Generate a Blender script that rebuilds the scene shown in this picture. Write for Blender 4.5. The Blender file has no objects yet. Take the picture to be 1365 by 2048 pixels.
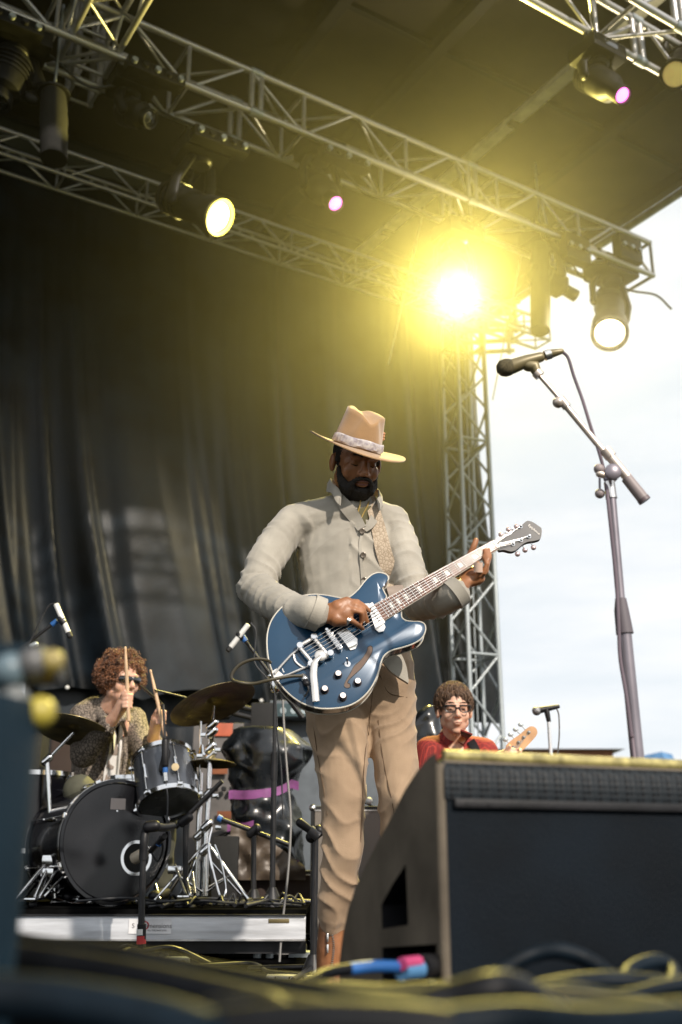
import bpy, bmesh, math, random
from math import sin, cos, pi, radians, sqrt, atan2
from mathutils import Vector as V, Matrix, noise
from mathutils.bvhtree import BVHTree
random.seed(7)
S = bpy.context.scene
C = S.collection

# ------------------------------------------------------------------ camera, sky, sun, exposure
FPX, CX, CY, PITCH = 2080.0, 682.5, 1024.0, radians(18.75)
EYE = V((0, 0, 0.37))
cd = bpy.data.cameras.new('camera'); cam = bpy.data.objects.new('camera', cd); C.objects.link(cam)
cam.location = EYE; cam.rotation_euler = (pi/2 + PITCH, 0, 0)
cd.sensor_fit = 'VERTICAL'; cd.sensor_height = 36; cd.sensor_width = 24; cd.lens = 36*FPX/2048
cd.clip_start = 0.05; cd.clip_end = 9000
cd.dof.use_dof = True; cd.dof.focus_distance = 3.4; cd.dof.aperture_fstop = 2.9; cd.dof.aperture_blades = 0
S.camera = cam
SUN_EL, SUN_AZ = radians(33), radians(-32)      # azimuth measured from behind the camera towards its right
w = bpy.data.worlds.new('World'); S.world = w; w.use_nodes = True
nt = w.node_tree; nt.nodes.clear()
def wn(t, **k):
    n = nt.nodes.new(t)
    for a, b in k.items(): setattr(n, a, b)
    return n
out = wn('ShaderNodeOutputWorld'); bg = wn('ShaderNodeBackground'); bg.inputs[1].default_value = 0.1
sky = wn('ShaderNodeTexSky', sky_type='NISHITA', sun_disc=False)
sky.sun_elevation = SUN_EL; sky.sun_rotation = radians(148); sky.air_density = 1.0; sky.dust_density = 2.0
tc = wn('ShaderNodeTexCoord'); mp = wn('ShaderNodeMapping'); mp.inputs['Scale'].default_value = (1.2, 1.2, 6.0)
nz = wn('ShaderNodeTexNoise'); nz.inputs['Scale'].default_value = 2.2; nz.inputs['Detail'].default_value = 7; nz.inputs['Roughness'].default_value = .55
cr = wn('ShaderNodeValToRGB'); cr.color_ramp.elements[0].position = .38; cr.color_ramp.elements[1].position = .62
cr.color_ramp.elements[0].color = (8.9, 9.5, 10.0, 1); cr.color_ramp.elements[1].color = (10.8, 10.9, 11.0, 1)
mx = wn('ShaderNodeMixRGB'); mx.inputs[0].default_value = .93
L = nt.links.new
L(tc.outputs['Generated'], mp.inputs[0]); L(mp.outputs[0], nz.inputs[0]); L(nz.outputs[0], cr.inputs[0])
L(sky.outputs[0], mx.inputs[1]); L(cr.outputs[0], mx.inputs[2]); L(mx.outputs[0], bg.inputs[0]); L(bg.outputs[0], out.inputs[0])
sd = bpy.data.lights.new('sun', 'SUN'); sd.energy = 4.6; sd.angle = radians(1.0); sd.color = (1, .9, .78)
so = bpy.data.objects.new('sun', sd); C.objects.link(so)
SUN_DIR = V((-.50*cos(SUN_EL), .866*cos(SUN_EL), -sin(SUN_EL))).normalized()
so.rotation_euler = SUN_DIR.to_track_quat('-Z', 'Y').to_euler(); so.location = (4, -6, 6)
S.view_settings.view_transform = 'Standard'; S.view_settings.look = 'None'
S.view_settings.exposure = 0.0; S.view_settings.gamma = 1; S.view_settings.use_curve_mapping = False
S.cycles.max_bounces = 6; S.cycles.diffuse_bounces = 3; S.cycles.glossy_bounces = 3; S.cycles.volume_bounces = 0
S.cycles.transmission_bounces = 3; S.cycles.caustics_reflective = False; S.cycles.caustics_refractive = False
S.cycles.use_denoising = True; S.cycles.sample_clamp_indirect = 4

# ------------------------------------------------------------------ geometry of the view (pixel of the photo -> point in the place)
CF = V((0, cos(PITCH), sin(PITCH))); CU = V((0, -sin(PITCH), cos(PITCH))); CR = V((1, 0, 0))
def ray(px, py): return CR*((px-CX)/FPX) + CU*((CY-py)/FPX) + CF
def at(px, py, Y):
    d = ray(px, py); return EYE + d*(Y/d.y)
def atz(px, py, z):
    d = ray(px, py); return EYE + d*((z-EYE.z)/d.z)
def onplane(px, py, O, N):
    d = ray(px, py); return EYE + d*((O-EYE).dot(N)/d.dot(N))
def surf(px, py, bvh, off=0.0, fall=3.2):
    d = ray(px, py).normalized(); h = bvh.ray_cast(EYE, d)
    if h[0] is None: return at(px, py, fall)
    return h[0] - d*off

# ------------------------------------------------------------------ materials
MATS = {}
def mat(name, col, rough=.5, metal=0., var=.12, scale=6., bump=0., bscale=80., spec=.5, emit=None, estr=0., coat=0., sheen=0., col2=None, stretch=(1, 1, 1), trans=0., bdetail=4, wr=None):
    if name in MATS: return MATS[name]
    m = bpy.data.materials.new(name); m.use_nodes = True; t = m.node_tree; b = t.nodes['Principled BSDF']
    b.inputs['Roughness'].default_value = rough; b.inputs['Metallic'].default_value = metal
    b.inputs['Specular IOR Level'].default_value = spec
    if coat: b.inputs['Coat Weight'].default_value = coat; b.inputs['Coat Roughness'].default_value = .05
    if sheen: b.inputs['Sheen Weight'].default_value = sheen; b.inputs['Sheen Roughness'].default_value = .5
    if trans: b.inputs['Transmission Weight'].default_value = trans
    if emit: b.inputs['Emission Color'].default_value = (*emit, 1); b.inputs['Emission Strength'].default_value = estr
    c = t.nodes.new('ShaderNodeTexCoord'); mpn = t.nodes.new('ShaderNodeMapping'); mpn.inputs['Scale'].default_value = stretch
    t.links.new(c.outputs['Object'], mpn.inputs[0])
    n = t.nodes.new('ShaderNodeTexNoise'); n.inputs['Scale'].default_value = scale; n.inputs['Detail'].default_value = 5
    t.links.new(mpn.outputs[0], n.inputs[0])
    r = t.nodes.new('ShaderNodeValToRGB')
    c2 = col2 or tuple(max(0, x*(1-2.2*var)) for x in col)
    r.color_ramp.elements[0].position = .32; r.color_ramp.elements[0].color = (*c2, 1)
    r.color_ramp.elements[1].position = .68; r.color_ramp.elements[1].color = (*[min(1, x*(1+var)) for x in col], 1)
    t.links.new(n.outputs[0], r.inputs[0]); t.links.new(r.outputs[0], b.inputs['Base Color'])
    rr = t.nodes.new('ShaderNodeMapRange'); rr.inputs[3].default_value = max(0, rough-.1); rr.inputs[4].default_value = min(1, rough+.12)
    t.links.new(n.outputs[0], rr.inputs[0]); t.links.new(rr.outputs[0], b.inputs['Roughness'])
    if bump:
        n2 = t.nodes.new('ShaderNodeTexNoise'); n2.inputs['Scale'].default_value = bscale; n2.inputs['Detail'].default_value = bdetail
        t.links.new(mpn.outputs[0], n2.inputs[0])
        bp = t.nodes.new('ShaderNodeBump'); bp.inputs['Strength'].default_value = bump; bp.inputs['Distance'].default_value = .004
        t.links.new(n2.outputs[0], bp.inputs['Height']); t.links.new(bp.outputs[0], b.inputs['Normal'])
    if wr:
        n3 = t.nodes.new('ShaderNodeTexNoise'); n3.noise_type = 'RIDGED_MULTIFRACTAL'; n3.inputs['Scale'].default_value = wr[0]; n3.inputs['Detail'].default_value = 2.5; n3.inputs['Distortion'].default_value = .6
        t.links.new(mpn.outputs[0], n3.inputs[0]); b3 = t.nodes.new('ShaderNodeBump'); b3.inputs['Strength'].default_value = wr[1]; b3.inputs['Distance'].default_value = wr[2]
        t.links.new(n3.outputs[0], b3.inputs['Height']); 
        if bump: t.links.new(b3.outputs[0], bp.inputs['Normal'])
        else: t.links.new(b3.outputs[0], b.inputs['Normal'])
    MATS[name] = m; return m
def patterned(name, col, col2, kind='VORONOI', scale=60, rough=.7, bump=.4, lo=.2, hi=.5, metal=0., feature='DISTANCE_TO_EDGE', dist=.003, rnd=1.):
    if name in MATS: return MATS[name]
    m = mat(name, col, rough, metal); t = m.node_tree; b = t.nodes['Principled BSDF']
    c = t.nodes.new('ShaderNodeTexCoord')
    if kind == 'VORONOI':
        v = t.nodes.new('ShaderNodeTexVoronoi'); v.feature = feature; v.inputs['Scale'].default_value = scale
        v.inputs['Randomness'].default_value = rnd
        o = v.outputs['Distance']
    elif kind == 'CHECK':
        v = t.nodes.new('ShaderNodeTexBrick'); v.inputs['Scale'].default_value = scale; o = v.outputs['Fac']
    else:
        v = t.nodes.new('ShaderNodeTexNoise'); v.inputs['Scale'].default_value = scale; v.inputs['Detail'].default_value = 3; o = v.outputs['Fac']
    t.links.new(c.outputs['Object'], v.inputs['Vector'])
    r = t.nodes.new('ShaderNodeValToRGB'); r.color_ramp.elements[0].position = lo; r.color_ramp.elements[1].position = hi
    r.color_ramp.elements[0].color = (*col2, 1); r.color_ramp.elements[1].color = (*col, 1)
    t.links.new(o, r.inputs[0]); t.links.new(r.outputs[0], b.inputs['Base Color'])
    if bump:
        bp = t.nodes.new('ShaderNodeBump'); bp.inputs['Strength'].default_value = bump; bp.inputs['Distance'].default_value = dist
        t.links.new(o, bp.inputs['Height']); t.links.new(bp.outputs[0], b.inputs['Normal'])
    return m

ALU = mat('brushed_aluminium', (.60, .59, .58), .38, .75, .15, 14, .15, 60)
STEEL = mat('galvanised_steel', (.42, .46, .48), .45, .6, .15, 8)
CHROME = mat('chrome', (.82, .82, .83), .12, 1., .06, 20)
NICKEL = mat('nickel', (.80, .78, .76), .2, .9, .06, 20)
BLACKP = mat('black_plastic', (.010, .010, .012), .45, 0, .3, 10, .1, 200, spec=.35)
BLACKM = mat('black_metal', (.02, .02, .022), .38, .2, .3, 10)
RUBBER = mat('black_rubber', (.02, .021, .024), .5, 0, .3, 30, .1, 150)
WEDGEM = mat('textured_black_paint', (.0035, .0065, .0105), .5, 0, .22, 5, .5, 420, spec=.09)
WEDGES = mat('lamp_tinted_black_paint', (.15, .125, .095), .75, 0, .2, 7, .5, 420, spec=.2)  # browned and lightened to carry the yellow lamp light
STAGEF = mat('black_stage_ply', (.006, .006, .006), .8, 0, .4, 5, .3, 60, spec=.0)
ROOFM = mat('dark_roof_tarpaulin', (.040, .033, .025), .75, 0, .25, 1.2, .2, 6)
ROOFD = mat('roof_rafter_dark', (.012, .011, .01), .7)
WHITE = mat('white_paint', (.75, .75, .73), .5)
BROWNL = mat('brown_boot_leather', (.26, .11, .045), .5, 0, .3, 12, .35, 70)
RED = mat('red_print', (.5, .03, .03), .5)
BLUE = mat('blue_tape', (.02, .12, .38), .5, 0, .2)
PINK = mat('pink_tape', (.52, .06, .18), .5, 0, .2)

# ------------------------------------------------------------------ mesh collector
class G:
    def __init__(s): s.v = []; s.f = []
    def add(s, vs, fs):
        o = len(s.v); s.v += [V(x) for x in vs]; s.f += [tuple(o+i for i in f) for f in fs]; return s
    def box(s, c, size, ax=None, bev=0):
        c = V(c); X, Yv, Z = ax or (V((1, 0, 0)), V((0, 1, 0)), V((0, 0, 1)))
        h = [x/2 for x in size]
        if bev <= 0:
            vs = [c+X*(i*h[0])+Yv*(j*h[1])+Z*(k*h[2]) for i in (-1, 1) for j in (-1, 1) for k in (-1, 1)]
            return s.add(vs, [(0, 1, 3, 2), (4, 6, 7, 5), (0, 4, 5, 1), (2, 3, 7, 6), (0, 2, 6, 4), (1, 5, 7, 3)])
        bm = bmesh.new(); bmesh.ops.create_cube(bm, size=1)
        for v in bm.verts: v.co = V((v.co.x*size[0], v.co.y*size[1], v.co.z*size[2]))
        bmesh.ops.bevel(bm, geom=bm.edges[:], offset=bev, segments=2, profile=.7, affect='EDGES')
        bm.verts.index_update()
        vs = [c+X*v.co.x+Yv*v.co.y+Z*v.co.z for v in bm.verts]; fs = [[v.index for v in f.verts] for f in bm.faces]; bm.free()
        return s.add(vs, fs)
    def tube(s, pts, r, n=10, caps=True, flat=1.0, side=None):
        pts = [V(p) for p in pts]; m = len(pts)
        rs = r if isinstance(r, (list, tuple)) else [r]*m
        o = len(s.v); prev = None
        for i, p in enumerate(pts):
            d = (pts[min(i+1, m-1)]-pts[max(i-1, 0)]).normalized()
            if side is not None: a = side - d*side.dot(d); a.normalize()
            elif prev is None:
                a = d.cross(V((0, 0, 1)))
                if a.length < .1: a = d.cross(V((1, 0, 0)))
                a.normalize()
            else: a = (prev - d*prev.dot(d)).normalized()
            prev = a; b = d.cross(a)
            for k in range(n):
                t = 2*pi*k/n; s.v.append(p + a*(cos(t)*rs[i]) + b*(sin(t)*rs[i]*flat))
        for i in range(m-1):
            for k in range(n):
                s.f.append((o+i*n+k, o+i*n+(k+1) % n, o+(i+1)*n+(k+1) % n, o+(i+1)*n+k))
        if caps: s.f.append(tuple(o+k for k in range(n))[::-1]); s.f.append(tuple(o+(m-1)*n+k for k in range(n)))
        return s
    def limb(s, pts, rs, flat=1.0, side=None, n=16):
        """a tapered rounded limb closed by domes"""
        pts = [V(p) for p in pts]; P = []; R = []
        d0 = (pts[0]-pts[1]).normalized(); d1 = (pts[-1]-pts[-2]).normalized()
        for a in (75, 50, 25): P.append(pts[0]+d0*(rs[0]*sin(radians(a))*.9)); R.append(rs[0]*cos(radians(a)))
        P += pts; R += list(rs)
        for a in (25, 50, 75): P.append(pts[-1]+d1*(rs[-1]*sin(radians(a))*.9)); R.append(rs[-1]*cos(radians(a)))
        return s.tube(P, R, n, True, flat, side)
    def ell(s, c, r, ax=None, n=16, m=10):
        c = V(c); X, Yv, Z = ax or (V((1, 0, 0)), V((0, 1, 0)), V((0, 0, 1)))
        if not isinstance(r, (list, tuple)): r = (r, r, r)
        vs = [c+Z*r[2]]
        for i in range(1, m):
            t = pi*i/m
            for k in range(n):
                p = 2*pi*k/n; vs.append(c+X*(r[0]*sin(t)*cos(p))+Yv*(r[1]*sin(t)*sin(p))+Z*(r[2]*cos(t)))
        vs.append(c-Z*r[2]); e = len(vs)-1
        fs = [(0, 1+k, 1+(k+1) % n) for k in range(n)]
        for i in range(m-2):
            for k in range(n): a = 1+i*n+k; b = 1+i*n+(k+1) % n; fs.append((a, a+n, b+n, b))
        fs += [(e, 1+(m-2)*n+(k+1) % n, 1+(m-2)*n+k) for k in range(n)]
        return s.add(vs, fs)
    def lathe(s, base, axis, prof, n=24, closed=False):
        """prof = [(distance along axis, radius)]"""
        base = V(base); d = V(axis).normalized(); a = d.cross(V((0, 0, 1)))
        if a.length < .05: a = d.cross(V((1, 0, 0)))
        a.normalize(); b = d.cross(a); o = len(s.v); m = len(prof)
        for (h, r) in prof:
            for k in range(n): t = 2*pi*k/n; s.v.append(base+d*h+a*(r*cos(t))+b*(r*sin(t)))
        for i in range(m-1 if not closed else m):
            j = (i+1) % m
            for k in range(n): s.f.append((o+i*n+k, o+i*n+(k+1) % n, o+j*n+(k+1) % n, o+j*n+k))
        if not closed:
            if prof[0][1] > 1e-4: s.f.append(tuple(o+k for k in range(n))[::-1])
            if prof[-1][1] > 1e-4: s.f.append(tuple(o+(m-1)*n+k for k in range(n)))
        return s
    def prism(s, pts, off):
        """closed 3D outline, thickened by vector off"""
        n = len(pts); o = len(s.v); s.v += [V(p) for p in pts] + [V(p)+off for p in pts]
        s.f.append(tuple(o+i for i in range(n))); s.f.append(tuple(o+n+i for i in range(n))[::-1])
        for i in range(n): j = (i+1) % n; s.f.append((o+i, o+n+i, o+n+j, o+j))
        return s
    def ribbon(s, pts, sides, wd, th, nrm):
        n = len(pts); o = len(s.v)
        for i in range(n):
            W_ = wd[i] if isinstance(wd, (list, tuple)) else wd
            sd_ = sides[i]*(W_/2); nn = nrm[i]*th
            s.v += [pts[i]-sd_, pts[i]+sd_, pts[i]+sd_+nn, pts[i]-sd_+nn]
        for i in range(n-1):
            for k in range(4): s.f.append((o+4*i+k, o+4*i+(k+1) % 4, o+4*i+4+(k+1) % 4, o+4*i+4+k))
        s.f.append((o, o+3, o+2, o+1)); e = o+4*(n-1); s.f.append((e, e+1, e+2, e+3))
        return s

def spline(pts, n=8):
    pts = [V(p) for p in pts]; P = [pts[0]*2-pts[1]]+pts+[pts[-1]*2-pts[-2]]; o = []
    for i in range(1, len(P)-2):
        for k in range(n):
            t = k/n; a, b, c, d = P[i-1], P[i], P[i+1], P[i+2]
            o.append(.5*((2*b)+(c-a)*t+(2*a-5*b+4*c-d)*t*t+(3*b-a-3*c+d)*t*t*t))
    o.append(pts[-1]); return o

ROOTLOC = {}
def rootof(o):
    while o.parent: o = o.parent
    return o
def mk(name, g, m, parent=None, smooth=True, loc=None, angle=40):
    """link ONE mesh object; g in world coordinates"""
    if parent is not None: org = V(rootof(parent).location)
    else:
        if loc is None:
            xs = [v.x for v in g.v]; ys = [v.y for v in g.v]; zs = [v.z for v in g.v]
            loc = ((min(xs)+max(xs))/2, (min(ys)+max(ys))/2, min(zs))
        org = V(loc)
    me = bpy.data.meshes.new(name); me.from_pydata([v-org for v in g.v], [], g.f); me.update()
    if smooth:
        me.polygons.foreach_set('use_smooth', [True]*len(me.polygons))
        bm = bmesh.new(); bm.from_mesh(me); bmesh.ops.recalc_face_normals(bm, faces=bm.faces[:]); 
        ca = cos(radians(angle))
        for e in bm.edges:
            if len(e.link_faces) == 2 and e.link_faces[0].normal.dot(e.link_faces[1].normal) < ca: e.smooth = False
        bm.to_mesh(me); bm.free()
    else:
        bm = bmesh.new(); bm.from_mesh(me); bmesh.ops.recalc_face_normals(bm, faces=bm.faces[:]); bm.to_mesh(me); bm.free()
    if m: me.materials.append(m)
    o = bpy.data.objects.new(name, me); C.objects.link(o)
    if parent is not None: o.parent = parent
    else: o.location = org
    return o
def tag(o, label, cat, group=None):
    o['label'] = label; o['category'] = cat
    if group: o['group'] = group
    return o
def thing(name, label, cat, loc=(0, 0, 0), group=None):
    o = bpy.data.objects.new(name, None); C.objects.link(o); o.location = loc; o.empty_display_size = .1
    return tag(o, label, cat, group)
def struct(name, g, m, parent=None, smooth=False):
    o = mk(name, g, m, parent, smooth)
    if parent is None: o['kind'] = 'structure'
    return o
UNIT = {}
def rod(name, a, b, r, m, parent, n=10):
    """a bar between two points; alike bars share one mesh"""
    key = (m.name, n)
    if key not in UNIT:
        g = G().tube([(0, 0, 0), (0, 0, 1)], 1.0, n)
        me = bpy.data.meshes.new('bar'); me.from_pydata(g.v, [], g.f); me.polygons.foreach_set('use_smooth', [len(p.vertices) == 4 for p in me.polygons])
        bm = bmesh.new(); bm.from_mesh(me); bmesh.ops.recalc_face_normals(bm, faces=bm.faces[:])
        for e in bm.edges:
            if e.calc_face_angle(0) > 1: e.smooth = False
        bm.to_mesh(me); bm.free(); me.materials.append(m); UNIT[key] = me
    o = bpy.data.objects.new(name, UNIT[key]); C.objects.link(o); a = V(a); b = V(b)
    org = V(rootof(parent).location) if parent else V((0, 0, 0))
    q = (b-a).to_track_quat('Z', 'Y').to_matrix().to_4x4()
    o.parent = parent
    o.matrix_basis = Matrix.Translation(a-org) @ q @ Matrix.Diagonal((r, r, (b-a).length, 1))
    return o
def sculpt(name, g, voxel, m, parent=None, smooth=2, disp=None, loc=None, raw=False):
    """fuse the overlapping volumes of g into one continuous skin"""
    me = bpy.data.meshes.new('tmp'); me.from_pydata(g.v, [], g.f)
    bm = bmesh.new(); bm.from_mesh(me); bmesh.ops.recalc_face_normals(bm, faces=bm.faces[:]); bm.to_mesh(me); bm.free()
    o = bpy.data.objects.new('tmp', me); C.objects.link(o)
    md = o.modifiers.new('r', 'REMESH'); md.mode = 'VOXEL'; md.voxel_size = voxel
    if smooth: ms = o.modifiers.new('s', 'SMOOTH'); ms.iterations = smooth; ms.factor = .5
    dg = bpy.context.evaluated_depsgraph_get(); ev = o.evaluated_get(dg); m2 = bpy.data.meshes.new_from_object(ev)
    g2 = G(); g2.v = [v.co.copy() for v in m2.vertices]; g2.f = [tuple(p.vertices) for p in m2.polygons]
    if disp:
        nr = [v.normal.copy() for v in m2.vertices]
        g2.v = [v + n*disp(v, n) for v, n in zip(g2.v, nr)]
    bpy.data.objects.remove(o, do_unlink=True); bpy.data.meshes.remove(me); bpy.data.meshes.remove(m2)
    bvh = BVHTree.FromPolygons(g2.v, g2.f)
    ob = mk(name, g2, m, parent, True, loc, angle=75) if not raw else None
    return ob, bvh
def text(name, s, m, parent, O, X, U, size, ext=.0006, align='CENTER'):
    cu = bpy.data.curves.new('t', 'FONT'); cu.body = s; cu.size = 1; cu.extrude = .01; cu.align_x = align; cu.align_y = 'CENTER'; cu.resolution_u = 3
    o = bpy.data.objects.new('t', cu); C.objects.link(o)
    me = bpy.data.meshes.new_from_object(o.evaluated_get(bpy.context.evaluated_depsgraph_get()))
    bpy.data.objects.remove(o, do_unlink=True)
    N = X.cross(U).normalized(); g = G()
    g.v = [O + X*(v.co.x*size) + U*(v.co.y*size) + N*(v.co.z*ext/.01) for v in me.vertices]; g.f = [tuple(p.vertices) for p in me.polygons]
    return mk(name, g, m, parent, False)
def fold(v, d, f, amp, seed=0., sharp=1.):
    """ridged cloth folds running across direction d"""
    q = V((v.dot(d)*f, v.x*f*.28+seed, v.z*f*.28+v.y*f*.2))
    n = noise.noise(q); return amp*(1-2*min(1, abs(n)*2.2))*sharp
YW, SMR, SMD, SMOFF = 3300., 5.0, .0092, (-.2, -.2, .3)
# ================================================================== SETTING
WD = V((.847, .531, 0)); WD.normalize(); DD = V((-WD.y, WD.x, 0)); UP = V((0, 0, 1))
def pq(p, q, z=0.): return WD*p + DD*q + UP*z

g = G(); g.add([(-900, -300, -1.4), (900, -300, -1.4), (900, 8000, -1.4), (-900, 8000, -1.4)], [(0, 1, 2, 3)])
g.add([(-6000, 8000, -1.4), (6000, 8000, -1.4), (6000, 300, -1.41), (-6000, 300, -1.41)], [(0, 1, 2, 3)])
struct('ground', g, mat('dry_grass_ground', (.10, .12, .06), .9, 0, .3, .05))
# mountain far off, the blue of air haze put into its colour
g = G(); n1 = 60
vs = []
for i in range(n1+1):
    x = 400 + i*60.; 
    h = 318 + 160*math.exp(-((x-1500)/420)**2) + 40*noise.noise(V((i*.23, 3, 1)))
    if x < 700: h *= max(.2, (x-380)/320)
    vs.append((x, 4300, -1.4)); vs.append((x, 4900+200*sin(i), h)); vs.append((x+30, 6500, -1.4))
g.add(vs, [(3*i, 3*i+3, 3*i+4, 3*i+1) for i in range(n1)] + [(3*i+1, 3*i+4, 3*i+5, 3*i+2) for i in range(n1)])
struct('mountain', g, mat('haze_blue_mountain_slope', (.10, .22, .40), .95, 0, .2, .01), smooth=True)

# stage floor
g = G(); c = pq(1.0, 4.6, -.06); g.box(c, (19, 14.5, .12), (WD, DD, UP))
struct('stage_floor', g, STAGEF)

# roof
RZ = 7.9; PR = 8.75; QB = 10.3
roof = thing('stage_roof', 'dark', 'roof'); del roof['label'], roof['category']; roof['kind'] = 'structure'
g = G(); g.box(pq((PR-12)/2, (3.4+QB)/2, RZ+.09), (PR+12, QB-3.4, .1), (WD, DD, UP)); mk('roof_tarpaulin', g, ROOFM, roof, False)
for i, p in enumerate([-10.5, -8.9, -7.3, -5.7, -4.1, -2.5, -.9, .75, 2.4, 4.0, 5.1, 7.4, PR-.06]):
    g = G(); g.box(pq(p, (3.4+QB)/2, RZ-.02), (.12, QB-3.4-.02, .16), (WD, DD, UP), .01); mk('rafter', g, ROOFD, roof, False)
for q in (4.6, 6.4, 8.2, 9.6):
    g = G(); g.box(pq((PR-12)/2, q, RZ+.01), (PR+11.9, .05, .06), (WD, DD, UP)); mk('purlin', g, ROOFD, roof, False)
g = G(); g.box(pq(6.25, 6.75, RZ-.22), (.125, 5.6, .075), (WD, DD, UP), .008); mk('roof_beam', g, mat('pale_painted_beam', (.85, .83, .78), .5), roof, False)
for q in (4.4, 6.6, 8.9):
    g = G(); g.box(pq(6.25, q, RZ-.22), (.12, .10, .1), (WD, DD, UP), .006); mk('beam_clamp', g, BLACKM, roof, False)
# lit roof edge tube and its sagging flap
g = G(); g.tube([pq(PR+.05, 3.4, RZ-.12), pq(PR+.05, QB, RZ-.12)], .05, 12); mk('edge_tube', g, STEEL, roof)
for (p, q) in ((8.0, 8.4), (6.4, 8.3)):
    rod('tension_cable', pq(p, q, RZ-.05), pq(p-.35, q+.35, RZ-2.2), .008, STEEL, roof, 6)

# curtain at the back: heavy black cloth, real folds
def curtain(name, p0, p1, z0f, z1, q, nu, nv, label, seed, m, amp=1., tie=()):
    g = G(); vs = []
    for j in range(nv+1):
        t = j/nv
        for i in range(nu+1):
            p = p0+(p1-p0)*i/nu; zb = z0f(p); z = zb+(z1-zb)*t
            low = 1-t
            ph = p + .22*low*low*sin(p*.8+seed) - .62*low*low      # folds swing to one side towards the hem
            a = .06+.17*low
            f = (1.12-sqrt(noise.noise(V((ph*.95+seed, z*.03, 2.)))**2+.0003)*4.2)
            f2 = (1.12-sqrt(noise.noise(V((ph*2.7+seed*2, z*.10, 7.)))**2+.0025)*3.0)
            d = a*max(-.6, f)+a*.40*max(-.5, f2)
            d += .03*low*noise.noise(V((p*1.3+z*.5, z*.35-p*.4, seed)))
            d += .003*noise.noise(V((p*4+z*1, z*1.5-p*2, seed+4)))
            vs.append(pq(p, q-d*amp, z))
    nn = nu+1
    g.add(vs, [(j*nn+i, j*nn+i+1, (j+1)*nn+i+1, (j+1)*nn+i) for j in range(nv) for i in range(nu)])
    g.add([v+DD*.012 for v in vs], [(j*nn+i, (j+1)*nn+i, (j+1)*nn+i+1, j*nn+i+1) for j in range(nv) for i in range(nu)])
    o = mk(name, g, m, None, True, angle=80); tag(o, label, 'curtain'); return o
CURT = mat('black_curtain_vinyl', (.0040, .0080, .0130), .38, 0, .4, 2.5, .2, 40, spec=.34, wr=(1.3, .4, .008))
def hem(p):
    k = (p*1.05) % 1.0
    return 1.93 + .10*(4*k*(1-k)) + .03*sin(p*3)
curtain('stage_curtain', -9, PR-.35, hem, RZ-.1, 9.95, 560, 170, 'huge black backdrop curtain with long soft folds hanging behind the band', 1.3, CURT)
def hem2(p): return -1.3
curtain('stage_curtain', -9, 2.25, hem2, 2.3, 10.2, 160, 30, 'lower black masking cloth under the backdrop behind the drummer', 5.1, CURT)
curtain('stage_curtain', 2.75, 8.0, hem2, 2.3, 10.2, 120, 30, 'lower black masking cloth behind the amplifiers', 8.4, CURT)
for k, wh in enumerate(('left of the drummer', 'above the crash cymbal', 'behind the left overhead microphone', 'beside the guitar body', 'at the right end of the cloth')):
    p = (-0.5, 3.0, -1.9, 5.1, 7.5)[k]
    if p < 8:
        o = mk('curtain_clip', G().ell(pq(p+.08, 9.86, hem(p)-.01), .022), WHITE, None, True)
        tag(o, 'white ball tie on the backdrop hem, '+wh, 'clip', 'ball ties along the backdrop hem')

# trusses
def truss(name, label, p0, p1, q, ztop, s, bay, rc, rb, cat='truss', group=None, kk=3, platee=True):
    o = thing(name, label, cat, pq(p0, q, ztop), group)
    L4 = [(0, 0), (0, -s), (s, 0), (s, -s)]      # (q offset, z offset): top front, bottom front, top back, bottom back
    def P(t, i): return pq(p0+t, q+L4[i][0], ztop+L4[i][1])
    Lh = p1-p0
    for i in range(4): rod('chord', P(0, i), P(Lh, i), rc, ALU, o, 12)
    n = int(Lh/bay+.001); 
    for (a, b) in ((0, 1), (2, 3), (0, 2), (1, 3)):
        for k in range(n):
            t0 = k*bay
            if k % kk == 0 : rod('post', P(t0, a), P(t0, b), rb*1.25, ALU, o, 8)
            if k % 2 == 1: rod('brace', P(t0+.03, a), P(t0+bay-.03, b), rb, ALU, o, 8)
            else: rod('brace', P(t0+.03, b), P(t0+bay-.03, a), rb, ALU, o, 8)
        rod('post', P(Lh, a), P(Lh, b), rb*1.25, ALU, o, 8)
    if platee:
        t = 2.4
        while t < Lh-.5:
            for i in range(4):
                g = G(); g.tube([P(t-.06, i), P(t+.06, i)], rc*1.35, 12); mk('coupler', g, STEEL, o)
            for (a, b) in ((0, 1), (2, 3)):
                rod('end_plate', P(t-.045, a), P(t-.045, b), rb*1.9, ALU, o, 6); rod('end_plate', P(t+.045, a), P(t+.045, b), rb*1.9, ALU, o, 6)
            t += 2.4
    return o
FQ, FZ, FS = 6.69, 6.97, .42
e = at(1310, 480, 1); d_ = e-EYE
# right end of the front truss: where the ray through its corner meets z = FZ
pe = atz(1310, 480, FZ).dot(WD)
truss('lighting_truss', 'long aluminium box truss crossing the whole picture under the roof, lamps hanging along it', pe-14.56, pe, FQ, FZ, FS, .56, .031, .0155, kk=2)
q3 = atz(1300, 133, 6.58).dot(DD)
truss('lighting_truss', 'aluminium box truss cut off by the top right corner of the picture', -1.5, 7.1, q3-.42, 7.0, .42, .56, .031, .0155, kk=2)
zr = 6.97; a0 = atz(0, 256, zr); RQ = a0.dot(DD)
truss('lighting_truss', 'slim rear aluminium truss running along the top of the black backdrop, farthest of the trusses', -7.0, PR-.2, RQ, zr, .27, .42, .021, .010, kk=2, platee=False)
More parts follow.
